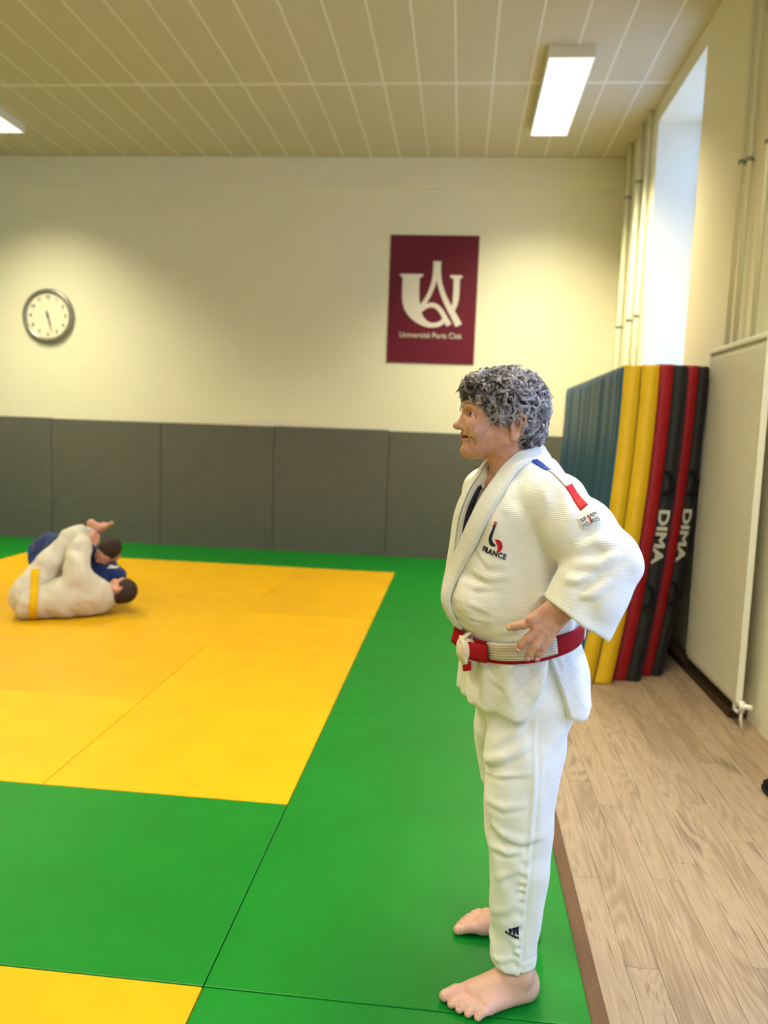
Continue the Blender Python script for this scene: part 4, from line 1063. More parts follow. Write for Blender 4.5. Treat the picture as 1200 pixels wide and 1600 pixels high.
def skin_material(name, col, red, sss=0.10, feet=None):
    k = NT(name); b = k.b; b.inputs['Roughness'].default_value = 0.48; b.inputs['Specular IOR Level'].default_value = 0.35
    b.inputs['Subsurface Weight'].default_value = sss; b.inputs['Subsurface Radius'].default_value = (1.0, 0.35, 0.2); b.inputs['Subsurface Scale'].default_value = 0.006
    tc = k.n('ShaderNodeTexCoord'); nz = k.n('ShaderNodeTexNoise'); nz.inputs['Scale'].default_value = 38; nz.inputs['Detail'].default_value = 5; nz.inputs['Roughness'].default_value = 0.65
    k.l(tc.outputs['Object'], nz.inputs['Vector'])
    mr = k.n('ShaderNodeMapRange'); mr.inputs[1].default_value = 0.35; mr.inputs[2].default_value = 0.7; k.l(nz.outputs[0], mr.inputs[0])
    mx = k.n('ShaderNodeMix', data_type='RGBA'); mx.inputs[6].default_value = (*col, 1); mx.inputs[7].default_value = (*red, 1)
    k.l(mr.outputs[0], mx.inputs[0]); last = mx
    if feet:                                                              # untanned feet
        sp = k.n('ShaderNodeSeparateXYZ'); k.l(tc.outputs['Object'], sp.inputs[0]); m2 = k.n('ShaderNodeMapRange'); m2.inputs[1].default_value = 0.3; m2.inputs[2].default_value = 0.6; k.l(sp.outputs[2], m2.inputs[0])
        mf = k.n('ShaderNodeMix', data_type='RGBA'); mf.inputs[6].default_value = (*feet, 1); k.l(m2.outputs[0], mf.inputs[0]); k.l(mx.outputs[2], mf.inputs[7]); last = mf
    k.l(last.outputs[2], b.inputs['Base Color'])
    nb = k.n('ShaderNodeTexNoise'); nb.inputs['Scale'].default_value = 190; nb.inputs['Detail'].default_value = 4; k.l(tc.outputs['Object'], nb.inputs['Vector'])
    bp = k.n('ShaderNodeBump'); bp.inputs['Strength'].default_value = 0.3; bp.inputs['Distance'].default_value = 0.0012; k.l(nb.outputs[0], bp.inputs['Height']); k.l(bp.outputs[0], b.inputs['Normal'])
    return k.m
M['gi'] = gi_material('white_judo_cotton', srgb(236, 234, 226), quilt=True)
M['gi3'] = gi_material('off_white_judo_cotton', srgb(206, 198, 183), rib=1200, strength=0.3)
M['gi2'] = gi_material('white_trouser_cotton', srgb(236, 235, 230), rib=2600, strength=0.08)
M['lapel'] = gi_material('white_lapel_cotton', srgb(236, 234, 226), rib=1700, strength=0.45)
M['skin'] = skin_material('weathered_skin', srgb(212, 164, 138), srgb(190, 130, 106), feet=srgb(214, 168, 150))
M['skin2'] = skin_material('pale_skin', srgb(214, 160, 138), srgb(198, 134, 112))
M['lip'] = mat('lips', srgb(170, 92, 80), 0.45, 0.4)
M['mouth'] = mat('mouth_inside', srgb(60, 22, 18), 0.7, 0.2)
M['eye'] = mat('eyeball', srgb(222, 214, 204), 0.15, 0.6)
M['iris'] = mat('iris', srgb(58, 40, 28), 0.15, 0.6)
M['brow'] = mat('eyebrow_hair', srgb(128, 102, 84), 0.8, 0.2)
M['nail'] = mat('nail', srgb(222, 172, 150), 0.3, 0.5)
M['hair0'] = mat('hair_charcoal', srgb(74, 65, 62), 0.6, 0.3)
M['hair1'] = mat('hair_grey', srgb(152, 143, 140), 0.5, 0.4)
M['hair2'] = mat('hair_silver', srgb(202, 195, 196), 0.45, 0.45)
M['hair3'] = mat('hair_dark_brown', srgb(70, 54, 44), 0.6, 0.3)
M['tee'] = mat('grey_tee_cotton', srgb(128, 120, 108), 0.9, 0.2, var=0.2, vscale=60)
M['navy'] = mat('navy_cloth', srgb(22, 26, 44), 0.85, 0.2)
M['blue'] = mat('blue_ribbon', srgb(24, 62, 158), 0.7, 0.3)
M['red'] = mat('red_ribbon', srgb(188, 20, 36), 0.7, 0.3, bump=0.3, bscale=300)
M['thread_navy'] = mat('navy_thread', srgb(22, 32, 66), 0.7, 0.3)
M['thread_red'] = mat('red_thread', srgb(186, 24, 40), 0.7, 0.3)
M['patch'] = mat('white_patch', srgb(238, 236, 228), 0.7, 0.3)
M['beltred'] = mat('belt_red_cotton', srgb(158, 12, 26), 0.8, 0.2, bump=0.4, bscale=400)
M['beltwhite'] = mat('belt_white_cotton', srgb(236, 222, 196), 0.8, 0.2, bump=0.4, bscale=400)
M['stitch'] = mat('belt_stitch', srgb(150, 118, 92), 0.85, 0.2)
M['yellowbelt'] = mat('yellow_belt_cotton', srgb(226, 180, 16), 0.8, 0.2)
M['bluegi'] = gi_material('navy_judo_cotton', srgb(24, 42, 100), rib=1200, strength=0.3)
M['bluegi_trim'] = mat('royal_blue_cotton', srgb(30, 66, 150), 0.85, 0.2)
M['darkhair'] = mat('short_dark_hair', srgb(52, 34, 26), 0.7, 0.3, var=0.3, vscale=120, bump=0.8, bscale=350, bdist=0.003)

def cat_vf(parts):
    V = np.concatenate([np.asarray(v, float) for v, _ in parts]); off = 0; F = []
    for v, f in parts: F.append(np.asarray(f) + off); off += len(v)
    return V, np.concatenate(F)

def strip_vf(A, B, n=4, thick=0.004, fn=None, off=0.0, proj_to=True):
    """cloth strip between two edge lines, optionally laid on a surface, with thickness"""
    A = np.asarray(A, float); B = np.asarray(B, float); k = len(A)
    G = np.stack([A + (B - A) * t for t in np.linspace(0, 1, n)], 1).reshape(-1, 3)
    if fn is not None:
        if proj_to: G = project(fn, G, 5, 0.02, off).astype(float)
        N = grad(fn, G.astype(np.float32)).astype(float); N /= np.linalg.norm(N, axis=1)[:, None] + 1e-9
    else:
        Gg = G.reshape(k, n, 3); du = np.gradient(Gg, axis=0); dv = np.gradient(Gg, axis=1); N = np.cross(du, dv).reshape(-1, 3); N /= np.linalg.norm(N, axis=1)[:, None] + 1e-9
    T = G + N * thick
    V = np.concatenate([T, G]); m = k * n; F = []
    for i in range(k - 1):
        for j in range(n - 1):
            a, b, c, d = i * n + j, i * n + j + 1, (i + 1) * n + j + 1, (i + 1) * n + j
            F += [(a, b, c, d), (m + d, m + c, m + b, m + a)]
        for j0 in (0, n - 1):
            a, d = i * n + j0, (i + 1) * n + j0
            F.append((a, d, m + d, m + a) if j0 == 0 else (d, a, m + a, m + d))
    for i0 in (0, k - 1):
        for j in range(n - 1):
            a, b = i0 * n + j, i0 * n + j + 1; F.append((b, a, m + a, m + b) if i0 == 0 else (a, b, m + b, m + a))
    return V, F

def flat_on(fn, V2, F, C, e1, e2, s, h=0.0012, sub=True):
    """print or embroidery: flat figure laid on a surface round C with axes e1, e2 and scale s"""
    C = np.asarray(C, float); e1 = np.asarray(e1, float); e1 = e1 / np.linalg.norm(e1); e2 = np.asarray(e2, float); e2 = e2 - e1 * (e2 @ e1); e2 /= np.linalg.norm(e2)
    P = C + (np.asarray(V2)[:, 0:1] * e1 + np.asarray(V2)[:, 1:2] * e2) * s
    A = project(fn, P, 4, 0.01, 0.0002).astype(float); N = grad(fn, A.astype(np.float32)).astype(float); N /= np.linalg.norm(N, axis=1)[:, None] + 1e-9
    B = A + N * h; k = len(A); FF = [tuple(k + i for i in q) for q in F]; seen = {}
    for q in F:
        for i in range(len(q)): seen[(q[i], q[(i + 1) % len(q)])] = 1
    for (a, b) in seen:
        if (b, a) not in seen: FF.append((a, b, k + b, k + a))
    return np.concatenate([A, B]), FF

# ------------------------------------------------------------------ the standing woman
def woman():
    P0 = empty('person', (0.80, 0.2, 0.0), 'standing woman in white judo suit with grey curly hair, hands on hips', 'person')
    # body: one mesh under the clothes, with head, hands and feet
    def core(P):
        d = TORSO(P, True, -0.035, 0.02); d = smin(d, HIPS(P, True, -0.03, 0.03), 0.03)
        d = smin(d, rcone(P, (0.716, 0.173, 1.44), (0.755, 0.175, 1.30), 0.05, 0.055), 0.03)
        d = smin(d, chain(P, [((0.77, 0.15, 1.32), 0.04), (SHL, 0.045), (ELB, 0.038), ((0.900, -0.066, 1.122), 0.033)], 0.02), 0.03)
        d = smin(d, chain(P, [((0.75, 0.20, 1.32), 0.04), (SHR, 0.045), (ELR, 0.038), ((0.88, 0.415, 1.122), 0.033)], 0.02), 0.03)
        for L in (LEGL, LEGR): d = smin(d, L(P, True, -0.025, 0.01), 0.02)
        return d
    parts = [surface_nets(core, (0.55, -0.12, 0.09), (1.05, 0.52, 1.42), 0.012), surface_nets(skin_head_fn, (0.56, 0.0, 1.24), (0.90, 0.345, 1.625), 0.0024),
             surface_nets(hand_l_fn, (0.70, -0.125, 0.93), (0.95, 0.01, 1.19), 0.0022), surface_nets(hand_r_fn, (0.68, 0.335, 0.93), (0.93, 0.48, 1.19), 0.004),
             surface_nets(foot_l_fn, (0.60, -0.06, -0.01), (0.90, 0.18, 0.165), 0.0025), surface_nets(foot_r_fn, (0.63, 0.28, -0.01), (0.93, 0.44, 0.165), 0.003)]
    V, F = cat_vf(parts); body = mesh_obj('body', V, F, M['skin'], P0, True)
    # eyes, brows, lips as small parts of the head
    for s in (1, -1):
        c = from_head((EYE_C[0], EYE_C[1] * s, EYE_C[2])); d = from_head((EYE_C[0] + 0.1, EYE_C[1] * s + 0.022 * s, EYE_C[2] + 0.006)) - c; d /= np.linalg.norm(d)
        bm = bmesh.new(); bmesh.ops.create_uvsphere(bm, u_segments=20, v_segments=12, radius=0.0128); me = bpy.data.meshes.new('eye'); bm.to_mesh(me); bm.free(); me.materials.append(M['eye'])
        me.polygons.foreach_set('use_smooth', [True] * len(me.polygons)); o = bpy.data.objects.new('eye', me); o.location = c; link(o, body)
        v, f = cyl_vf(c + d * 0.0114, d, 0.0060, 0.0019, 18, 0.0042); mesh_obj('iris', v, f, M['iris'], body, True)
        pts = [from_head(q) for q in ((0.081, 0.008 * s, 0.027), (0.082, 0.020 * s, 0.0325), (0.075, 0.034 * s, 0.034), (0.061, 0.047 * s, 0.028))]
        pts = project(skin_head_fn, crom(pts, 6), 4, 0.01, 0.0004); mp = np.linspace(0, 1, len(pts)); v, f = tube_vf(pts, 0.0011 * np.sin(np.pi * (0.12 + 0.80 * mp)) + 0.0003, 8)
        mesh_obj('eyebrow', v, f, M['brow'], body, True)
    for pts, r in (([(0.0865, 0.0, -0.0435), (0.082, 0.014, -0.0445), (0.0695, 0.0300, -0.0462)], 0.0036), ([(0.0850, 0.0, -0.0595), (0.0805, 0.014, -0.0580), (0.0690, 0.0295, -0.0495)], 0.0042)):
        full = [(a, -b, c) for a, b, c in pts[::-1]][:-1] + pts; P = crom([from_head(q) for q in full], 6); u = np.linspace(-1, 1, len(P))
        v, f = tube_vf(P, r * (1 - np.abs(u) ** 2.5 * 0.75), 10); mesh_obj('lip', v, f, M['lip'], body, True)
    P = crom([from_head(q) for q in ((0.064, -0.031, -0.0478), (0.0760, -0.016, -0.0498), (0.0820, 0, -0.0505), (0.0760, 0.016, -0.0498), (0.064, 0.031, -0.0478))], 5)
    v, f = tube_vf(P, 0.0036, 8); mesh_obj('mouth_opening', v, f, M['mouth'], body, True)
    # nails of the visible hand and toes
    for pts in FINGERS[:4]:
        a, b = np.array(pts[-2][0]), np.array(pts[-1][0]); d = b - a; d /= np.linalg.norm(d); c = b + np.array([0, -1.0, 0.1]) * pts[-1][1] * 0.72 + d * 0.001
        v, f = strip_vf([c - d * 0.005 + np.cross(d, (0, 1, 0)) * 0.0042, c + d * 0.005 + np.cross(d, (0, 1, 0)) * 0.0036], [c - d * 0.005 - np.cross(d, (0, 1, 0)) * 0.0042, c + d * 0.005 - np.cross(d, (0, 1, 0)) * 0.0036], 4, 0.0006, hand_l_fn, 0.0002)
        mesh_obj('fingernail', v, f, M['nail'], body, True)
    for (hl, yw, sd, fn) in ((HEEL_L, 24, 1, foot_l_fn), (HEEL_R, 6, -1, foot_r_fn)):
        yw = math.radians(yw); ff = np.array([-math.cos(yw), -math.sin(yw), 0]); ll = np.array([math.sin(yw), -math.cos(yw), 0]) * sd
        for (a, b, w) in ((0.240, -0.030, 0.008), (0.232, -0.006, 0.0052), (0.220, 0.013, 0.005), (0.205, 0.030, 0.0047), (0.187, 0.046, 0.0042)):
            c = np.array(hl) + ff * a * 1.04 + ll * b * 1.12 + np.array([0, 0, 0.02])
            v, f = strip_vf([c - ff * 0.007 + ll * w, c + ff * 0.004 + ll * w * 0.8], [c - ff * 0.007 - ll * w, c + ff * 0.004 - ll * w * 0.8], 4, 0.0006, fn, 0.0002)
            mesh_obj('toenail', v, f, M['nail'], body, True)
    # hair: dark under-layer and curled locks
    HV, HQ = surface_nets(hair_fn, (0.54, 0.05, 1.35), (0.87, 0.30, 1.67), 0.005)
    HV = HV + 0.003 * wob(HV, 90, 0.5)[:, None] * grad(hair_fn, HV)
    hair = mesh_obj('hair', HV, HQ, M['hair0'], P0, True)
    r = np.random.default_rng(3); N = grad(hair_fn, HV); N /= np.linalg.norm(N, axis=1)[:, None] + 1e-9
    inside = skin_head_fn(HV.astype(np.float32)) > -0.002
    pool = np.argwhere(inside)[:, 0]; NL, NS, ns, sides = 1150, 12, 13, 3
    pick = r.choice(pool, NL, replace=len(pool) < NL); p = HV[pick].astype(float); n = N[pick].astype(float); q = to_head(HV[pick].astype(np.float32)).astype(float)
    # fringe falls forward, the sides and the nape hang down and back
    ff = np.where(q[:, 0] < 0.03, -0.45, 0.75)[:, None] * HF - np.where(q[:, 2] < 0.07, 0.9, 0.25)[:, None] * HU + np.sign(q[:, 1])[:, None] * 0.25 * HLv
    sw = np.stack([np.sin(31 * p[:, 0] + 47 * p[:, 2]), np.sin(43 * p[:, 1] + 29 * p[:, 2] + 1), np.sin(37 * p[:, 0] - 41 * p[:, 1] + 2)], 1)
    ff = ff + 0.8 * sw + r.normal(0, 0.3, ff.shape); ff -= n * (ff * n).sum(1)[:, None]; ff /= np.linalg.norm(ff, axis=1)[:, None] + 1e-9; bn = np.cross(n, ff)
    ln = r.uniform(0.026, 0.046, NL); cr = r.uniform(0.0055, 0.0115, NL); tw = r.uniform(0.7, 1.3, NL) * r.choice([-1, 1], NL); ph = r.uniform(0, 6.28, NL); bend = r.normal(0, 0.014, NL)
    rep = lambda x: np.repeat(x, NS, 0)
    t = np.linspace(0, 1, ns)[None, :]; S_ = NL * NS
    p_, n_, f_, b_ = rep(p), rep(n), rep(ff), rep(bn); ln_, cr_, tw_, ph_, be_ = (rep(x)[:, None] for x in (ln, cr, tw, ph, bend))
    ln_ = ln_ * r.uniform(0.85, 1.12, (S_, 1)); ph_ = ph_ + r.normal(0, 0.16, (S_, 1)); o1 = r.normal(0, 0.0023, (S_, 1)); o2 = r.normal(0.0006, 0.0011, (S_, 1)); ang = ph_ + t * tw_ * 6.28; con = 1 - 0.6 * t
    e = lambda c, v: c[:, :, None] * v[:, None, :]
    Cc = p_[:, None, :] + e(t * ln_, f_) + e(t * t * be_ + np.cos(ang) * cr_ * (0.4 + 0.6 * t) + o1 * con, b_) + e(-(t * ln_) ** 2 * 4.5 + 0.001 + (np.sin(ang) * 0.55 + 0.5) * cr_ + o2 * con, n_)
    T = np.gradient(Cc, axis=1); T /= np.linalg.norm(T, axis=2)[:, :, None] + 1e-9
    a1 = np.cross(T, n_[:, None, :] + 0.3 * b_[:, None, :]); a1 /= np.linalg.norm(a1, axis=2)[:, :, None] + 1e-9; a2 = np.cross(T, a1)
    rad = r.uniform(0.0004, 0.00075, (S_, 1)) * (1 - 0.6 * t ** 2)
    LV = np.stack([Cc + rad[:, :, None] * (a1 * math.cos(k * 2.0944) + a2 * math.sin(k * 2.0944)) for k in range(sides)], 2).reshape(-1, 3)
    i0 = (np.arange(S_)[:, None, None] * ns + np.arange(ns - 1)[None, :, None]) * sides; kk = np.arange(sides)[None, None, :]; k2 = (kk + 1) % sides
    LF = np.stack([i0 + kk, i0 + k2, i0 + sides + k2, i0 + sides + kk], 3).reshape(-1, 4)
    front = 1 / (1 + np.exp(-(q[:, 0] - 0.005) / 0.02)); low = 1 / (1 + np.exp((q[:, 2] + 0.030) / 0.012)); pt = 0.5 + 0.5 * sw[:, 0] * sw[:, 1]
    w = np.stack([0.06 + 0.14 * front + 0.5 * low, np.full(NL, 0.42), 0.75 * (1 - 0.5 * front) * (1 - 0.6 * low) * (0.5 + pt), 0.02 + 0.42 * front * np.where(q[:, 2] < 0.075, 1.0, 0.35) * (1.4 - pt) + 0.2 * low], 1)
    cw = np.cumsum(w / w.sum(1)[:, None], 1); base_m = (r.uniform(0, 1, (NL, 1)) > cw).sum(1).clip(0, 3); sm = rep(base_m); alt = (r.uniform(0, 1, (S_, 1)) > rep(cw)).sum(1).clip(0, 3); sm = np.where(r.uniform(0, 1, S_) < 0.22, alt, sm)
    LM = np.repeat(sm, (ns - 1) * sides)
    curls = mesh_obj('hair_locks', LV, LF, M['hair0'], hair, True)
    for m in ('hair1', 'hair2', 'hair3'): curls.data.materials.append(M[m])
    curls.data.polygons.foreach_set('material_index', LM.astype(np.int32)); curls['kind'] = 'stuff'
    # clothes
    V, F = surface_nets(shirt_fn, (0.55, -0.05, 0.98), (0.98, 0.42, 1.42), 0.006); tee = mesh_obj('tee_shirt', V, F, M['tee'], P0, True)
    V, F = surface_nets(jacket_fn, (0.52, -0.21, 0.75), (1.09, 0.56, 1.47), 0.0046); jk = mesh_obj('jacket', V, F, M['gi'], P0, True)
    V, F = surface_nets(trousers_fn, (0.61, -0.07, 0.08), (0.98, 0.46, 1.02), 0.0046); tr = mesh_obj('trousers', V, F, M['gi2'], P0, True)
    # navy neckband of the shirt along the right lapel
    def W(u, v, z): return np.array([0.757, 0.175, 0]) + TL_ * u + TF * v + np.array([0, 0, z])
    A = [W(-0.036, 0.10, 1.34), W(-0.034, 0.12, 1.28), W(-0.034, 0.13, 1.21), W(-0.035, 0.13, 1.15)]; B = [W(-0.022, 0.10, 1.335), W(-0.012, 0.12, 1.28), W(-0.014, 0.13, 1.21), W(-0.026, 0.13, 1.15)]
    v, f = strip_vf(crom(A, 5), crom(B, 5), 4, 0.004, shirt_fn, 0.003); mesh_obj('undershirt_edge', v, f, M['navy'], tee, True)
    # lapel collar: round the nape and down both fronts, left over right
    base = lambda P: smin(smin(jacket_base(P), sleeve_l(P), 0.028), sleeve_r(P), 0.028)
    li = [(-0.055, 0.15, 0.955), (-0.050, 0.17, 1.04), (-0.042, 0.160, 1.10), (-0.032, 0.155, 1.145), (0.000, 0.149, 1.192), (0.030, 0.140, 1.250), (0.043, 0.122, 1.305), (0.046, 0.095, 1.349), (0.047, 0.072, 1.380), (0.046, 0.030, 1.416), (0.036, -0.020, 1.436), (0.0, -0.050, 1.443)]
    lo = [(0.000, 0.15, 0.955), (0.010, 0.18, 1.03), (0.016, 0.165, 1.09), (0.030, 0.155, 1.13), (0.058, 0.145, 1.175), (0.086, 0.128, 1.240), (0.098, 0.110, 1.288), (0.098, 0.089, 1.330), (0.094, 0.068, 1.365), (0.088, 0.030, 1.392), (0.060, -0.045, 1.400), (0.0, -0.085, 1.398)]
    ri = [(-0.030, 0.15, 0.955), (-0.030, 0.17, 1.04), (-0.032, 0.158, 1.10), (-0.034, 0.150, 1.15), (-0.034, 0.145, 1.20), (-0.034, 0.135, 1.26), (-0.038, 0.120, 1.31), (-0.043, 0.095, 1.352), (-0.046, 0.070, 1.382), (-0.046, 0.030, 1.416), (-0.036, -0.020, 1.436), (0.0, -0.050, 1.443)]
    ro = [(-0.085, 0.15, 0.955), (-0.085, 0.16, 1.04), (-0.086, 0.150, 1.10), (-0.088, 0.140, 1.15), (-0.088, 0.135, 1.20), (-0.090, 0.125, 1.25), (-0.094, 0.108, 1.29), (-0.096, 0.088, 1.332), (-0.094, 0.066, 1.366), (-0.088, 0.030, 1.392), (-0.060, -0.045, 1.400), (0.0, -0.085, 1.398)]
    for nm, I, O, lift in (('lapel', ri, ro, 0.001), ('lapel', li, lo, 0.005)):
        I = crom([W(*q) for q in I], 6); O = crom([W(*q) for q in O], 6); n = 7
        G = np.stack([I + (O - I) * t for t in np.linspace(0, 1, n)], 1)
        Gp = project(base, G.reshape(-1, 3).astype(np.float32), 5, 0.02, lift).astype(float).reshape(G.shape)
        wz = sstep(I[:, 2], 1.36, 1.40)[:, None, None]; Gp = Gp * (1 - wz) + G * wz
        dA = Gp
        T = np.gradient(dA, axis=0); S = np.gradient(dA, axis=1); Nn = np.cross(T, S); Nn /= np.linalg.norm(Nn, axis=2)[:, :, None] + 1e-9
        mid = Nn[len(Nn) // 2, n // 2]
        ref = (dA - np.array([0.757, 0.175, 0]))[:, :, :2]; sg = np.sign((Nn[:, :, :2] * ref).sum(2).mean()); Nn *= sg
        prof = np.array([0.75, 1, 1, 1, 1, 1, 0.55])[None, :, None] * 0.0085
        top = dA + Nn * prof; k = len(I); V = np.concatenate([top.reshape(-1, 3), (dA - Nn * 0.003).reshape(-1, 3)]); m = k * n; F = []
        for i in range(k - 1):
            for j in range(n - 1):
                a, b, c, d = i * n + j, i * n + j + 1, (i + 1) * n + j + 1, (i + 1) * n + j; F += [(a, b, c, d), (m + d, m + c, m + b, m + a)]
            for j0 in (0, n - 1): a, d = i * n + j0, (i + 1) * n + j0; F.append((d, a, m + a, m + d))
        mesh_obj(nm, V, F, M['lapel'], jk, True)
        for j in (0.18, 0.36, 0.54, 0.72, 0.9):                                   # rows of stitching
            q = j * (n - 1); j0 = int(q); pts = top[:, j0] * (1 - (q - j0)) + top[:, min(j0 + 1, n - 1)] * (q - j0); v, f = tube_vf(pts, 0.0009, 5); mesh_obj('stitch_line', v, f, M['lapel'], jk, True)
    # tricolour shoulder ribbon
    SL = np.array([(0.775, 0.0901, 1.3981), (0.7957, 0.0740, 1.388), (0.8121, 0.0453, 1.379), (0.8275, 0.0060, 1.363), (0.8453, -0.0213, 1.3459), (0.8615, -0.0395, 1.3212), (0.8777, -0.0645, 1.2963)])
    SR = np.array([(0.7911, 0.0988, 1.4027), (0.8108, 0.0850, 1.3923), (0.8268, 0.0537, 1.3806), (0.8440, 0.0140, 1.3673), (0.8636, -0.0011, 1.3529), (0.8810, -0.0200, 1.3293), (0.8957, -0.0560, 1.3086)])
    for nm, a, b, m in (('blue_ribbon', 0, 2, 'blue'), ('white_ribbon', 2, 4, 'patch'), ('red_ribbon', 4, 6, 'red')):
        v, f = strip_vf(crom(SL[a:b + 1], 5), crom(SR[a:b + 1], 5), 6, 0.0014, jacket_fn, 0.0004); mesh_obj(nm, v, f, M[m], jk, True)
    for S_ in (SL, SR):
        pts = project(jacket_fn, crom(S_[2:5], 6), 4, 0.01, 0.0018); v, f = tube_vf(pts, 0.0006, 5); mesh_obj('ribbon_edge', v, f, M['thread_navy'], jk, True)
    # woven patch on the sleeve
    C = np.array((0.8957, -0.0793, 1.2794)); e1 = np.array((0.9135, -0.0637, 1.3032)) - np.array((0.8695, -0.0728, 1.2822)); e2 = np.array((0.8695, -0.0728, 1.2822)) - np.array((0.8827, -0.082, 1.2549))
    e1 = e1 / np.linalg.norm(e1)
    gx, gy = np.meshgrid(np.linspace(-0.0235, 0.0235, 9), np.linspace(-0.0155, 0.0155, 7)); V2 = np.stack([gx.ravel(), gy.ravel()], 1)
    F2 = [(r_ * 9 + c, r_ * 9 + c + 1, (r_ + 1) * 9 + c + 1, (r_ + 1) * 9 + c) for r_ in range(6) for c in range(8)]
    v, f = flat_on(jacket_fn, V2, F2, C, e1, e2, 1.0, 0.0014); mesh_obj('sleeve_patch', v, f, M['patch'], jk, True)
    up = lambda P: jacket_fn(P) - 0.0014
    for s, x, y, wd in (('SF', -0.0108, 0.0060, 0.015), ('JAM', 0.0112, 0.0066, 0.0185), ('NO', -0.0112, -0.0070, 0.0155), ('RIS', 0.0114, -0.0064, 0.0170)):
        tv, tf = text_vf(s, 1.0, bold=0.0); sc = wd / (tv[:, 0].max() - tv[:, 0].min()); tv = tv[:, :2] * sc * [1, 0.0096 / (sc * 0.72)] + [x, y]
        v, f = flat_on(up, tv, tf, C, e1, e2, 1.0, 0.0006); mesh_obj('patch_lettering', v, f, M['thread_navy'], jk)
    v2, f2 = stroke_vf([(0.0005, 0.013, 0.0008), (0.0022, 0.006, 0.0026), (0.0022, -0.004, 0.0026), (-0.0012, -0.013, 0.0008)], 6); v, f = flat_on(up, v2, f2, C, e1, e2, 1.0, 0.0008); mesh_obj('patch_emblem', v, f, M['thread_red'], jk)
    # chest embroidery: rooster and FRANCE
    C = np.array((0.6935, 0.0168, 1.1792)); e1 = np.array((0.7205, 0.006, 1.1724)) - np.array((0.6661, 0.0473, 1.186)); w = np.linalg.norm(e1); e2 = np.array((0.0, 0, 1.0))
    tv, tf = text_vf('FRANCE', 1.0, bold=0.03, spacing=1.12); sc = w / (tv[:, 0].max() - tv[:, 0].min()); v, f = flat_on(jacket_fn, tv[:, :2] * sc * [1, 1.05], tf, C, e1, e2, 1.0, 0.0014); mesh_obj('chest_lettering', v, f, M['thread_navy'], jk)
    Cr = np.array((0.697, 0.018, 1.215)); ee1 = np.array((0.92, -0.38, 0)); sc = 0.0003
    Z = lambda L: [((x - 185) * sc, (815 - y) * sc, w_ * sc) for x, y, w_ in L]
    for L, m in (([(172, 705, 22), (163, 745, 20), (148, 790, 28), (140, 830, 34), (158, 862, 34), (190, 874, 14)], 'thread_navy'), ([(186, 828, 6), (212, 842, 36), (228, 872, 38), (222, 905, 28), (208, 928, 8)], 'thread_red'),
                 ([(160, 692, 10), (176, 690, 14), (190, 700, 6)], 'thread_red'), ([(150, 718, 6), (164, 722, 10), (172, 716, 8)], 'thread_red')):
        v2, f2 = stroke_vf(Z(L), 6); v, f = flat_on(jacket_fn, v2, f2, Cr, ee1, (0, 0, 1), 1.0, 0.0014); mesh_obj('chest_emblem', v, f, M[m], jk)
    # maker's mark on the trouser leg: three slanted bars over lettering
    C = np.array((0.7912, 0.0235, 0.2182)); e1 = np.array((0.8113, 0.0283, 0.2033)) - np.array((0.7727, 0.0284, 0.2156)); e2 = (0, 0, 1.0)
    tv, tf = text_vf('adidas', 1.0, bold=0.02); sc = 0.037 / (tv[:, 0].max() - tv[:, 0].min()); v, f = flat_on(trousers_fn, tv[:, :2] * sc + [0, -0.0085], tf, C, e1, e2, 1.0, 0.0014); mesh_obj('trouser_lettering', v, f, M['thread_navy'], tr)
    for x, h in ((-0.0125, 0.0085), (-0.0030, 0.0150), (0.0065, 0.0215)):
        V2 = [(x, -0.0025), (x + 0.0072, -0.0025), (x + 0.0072 - h * 0.42, h), (x - h * 0.42, h * 0.62 + 0.001)]
        G = []
        for j in np.linspace(0, 1, 5):
            for i in np.linspace(0, 1, 4): G.append(np.array(V2[0]) * (1 - i) * (1 - j) + np.array(V2[1]) * i * (1 - j) + np.array(V2[2]) * i * j + np.array(V2[3]) * (1 - i) * j)
        v, f = flat_on(trousers_fn, np.array(G) + [0.003, 0.0], [(j * 4 + i, j * 4 + i + 1, j * 4 + i + 5, j * 4 + i + 4) for j in range(4) for i in range(3)], C, e1, e2, 1.0, 0.0014); mesh_obj('trouser_emblem', v, f, M['thread_navy'], tr)
    # belt: red and white blocks, two turns, with a knot in front
    def belt_z(a): return 0.963 - 0.033 * math.cos(a)
    def belt_pt(a, dz, off): p = TORSO.surf(a, belt_z(a) + dz, 0.004 + off); return p
    belt = None
    segs = [(-14, 22, 'red'), (22, 50, 'white'), (50, 78, 'red'), (78, 96, 'white'), (96, 130, 'red'), (130, 175, 'white'), (175, 220, 'red'), (220, 265, 'white'), (265, 310, 'red'), (310, 346, 'white')]
    segs = [(14, 34, 'red'), (34, 92, 'white'), (92, 126, 'red'), (126, 170, 'white'), (170, 220, 'red'), (220, 270, 'white'), (270, 320, 'red'), (320, 374, 'white')]
    belt = empty('belt', (0.778, 0.176, 0.90)); belt.parent = P0; belt.matrix_parent_inverse = Matrix.Translation(-Vector(P0.location))
    for a0, a1, c in segs:
        an = np.radians(np.linspace(a0, a1, 14)); Aa = [belt_pt(a, -0.021, 0.006) for a in an]; Bb = [belt_pt(a, 0.021, 0.006) for a in an]
        v, f = strip_vf(Bb, Aa, 4, 0.006); mesh_obj('belt_block', v, f, M['beltred' if c == 'red' else 'beltwhite'], belt, True)
        if c == 'white':
            for dz in np.linspace(-0.016, 0.016, 6):
                v, f = tube_vf([belt_pt(a, dz, 0.0125) for a in an], 0.0006, 4); mesh_obj('stitch_line', v, f, M['stitch'], belt, True)
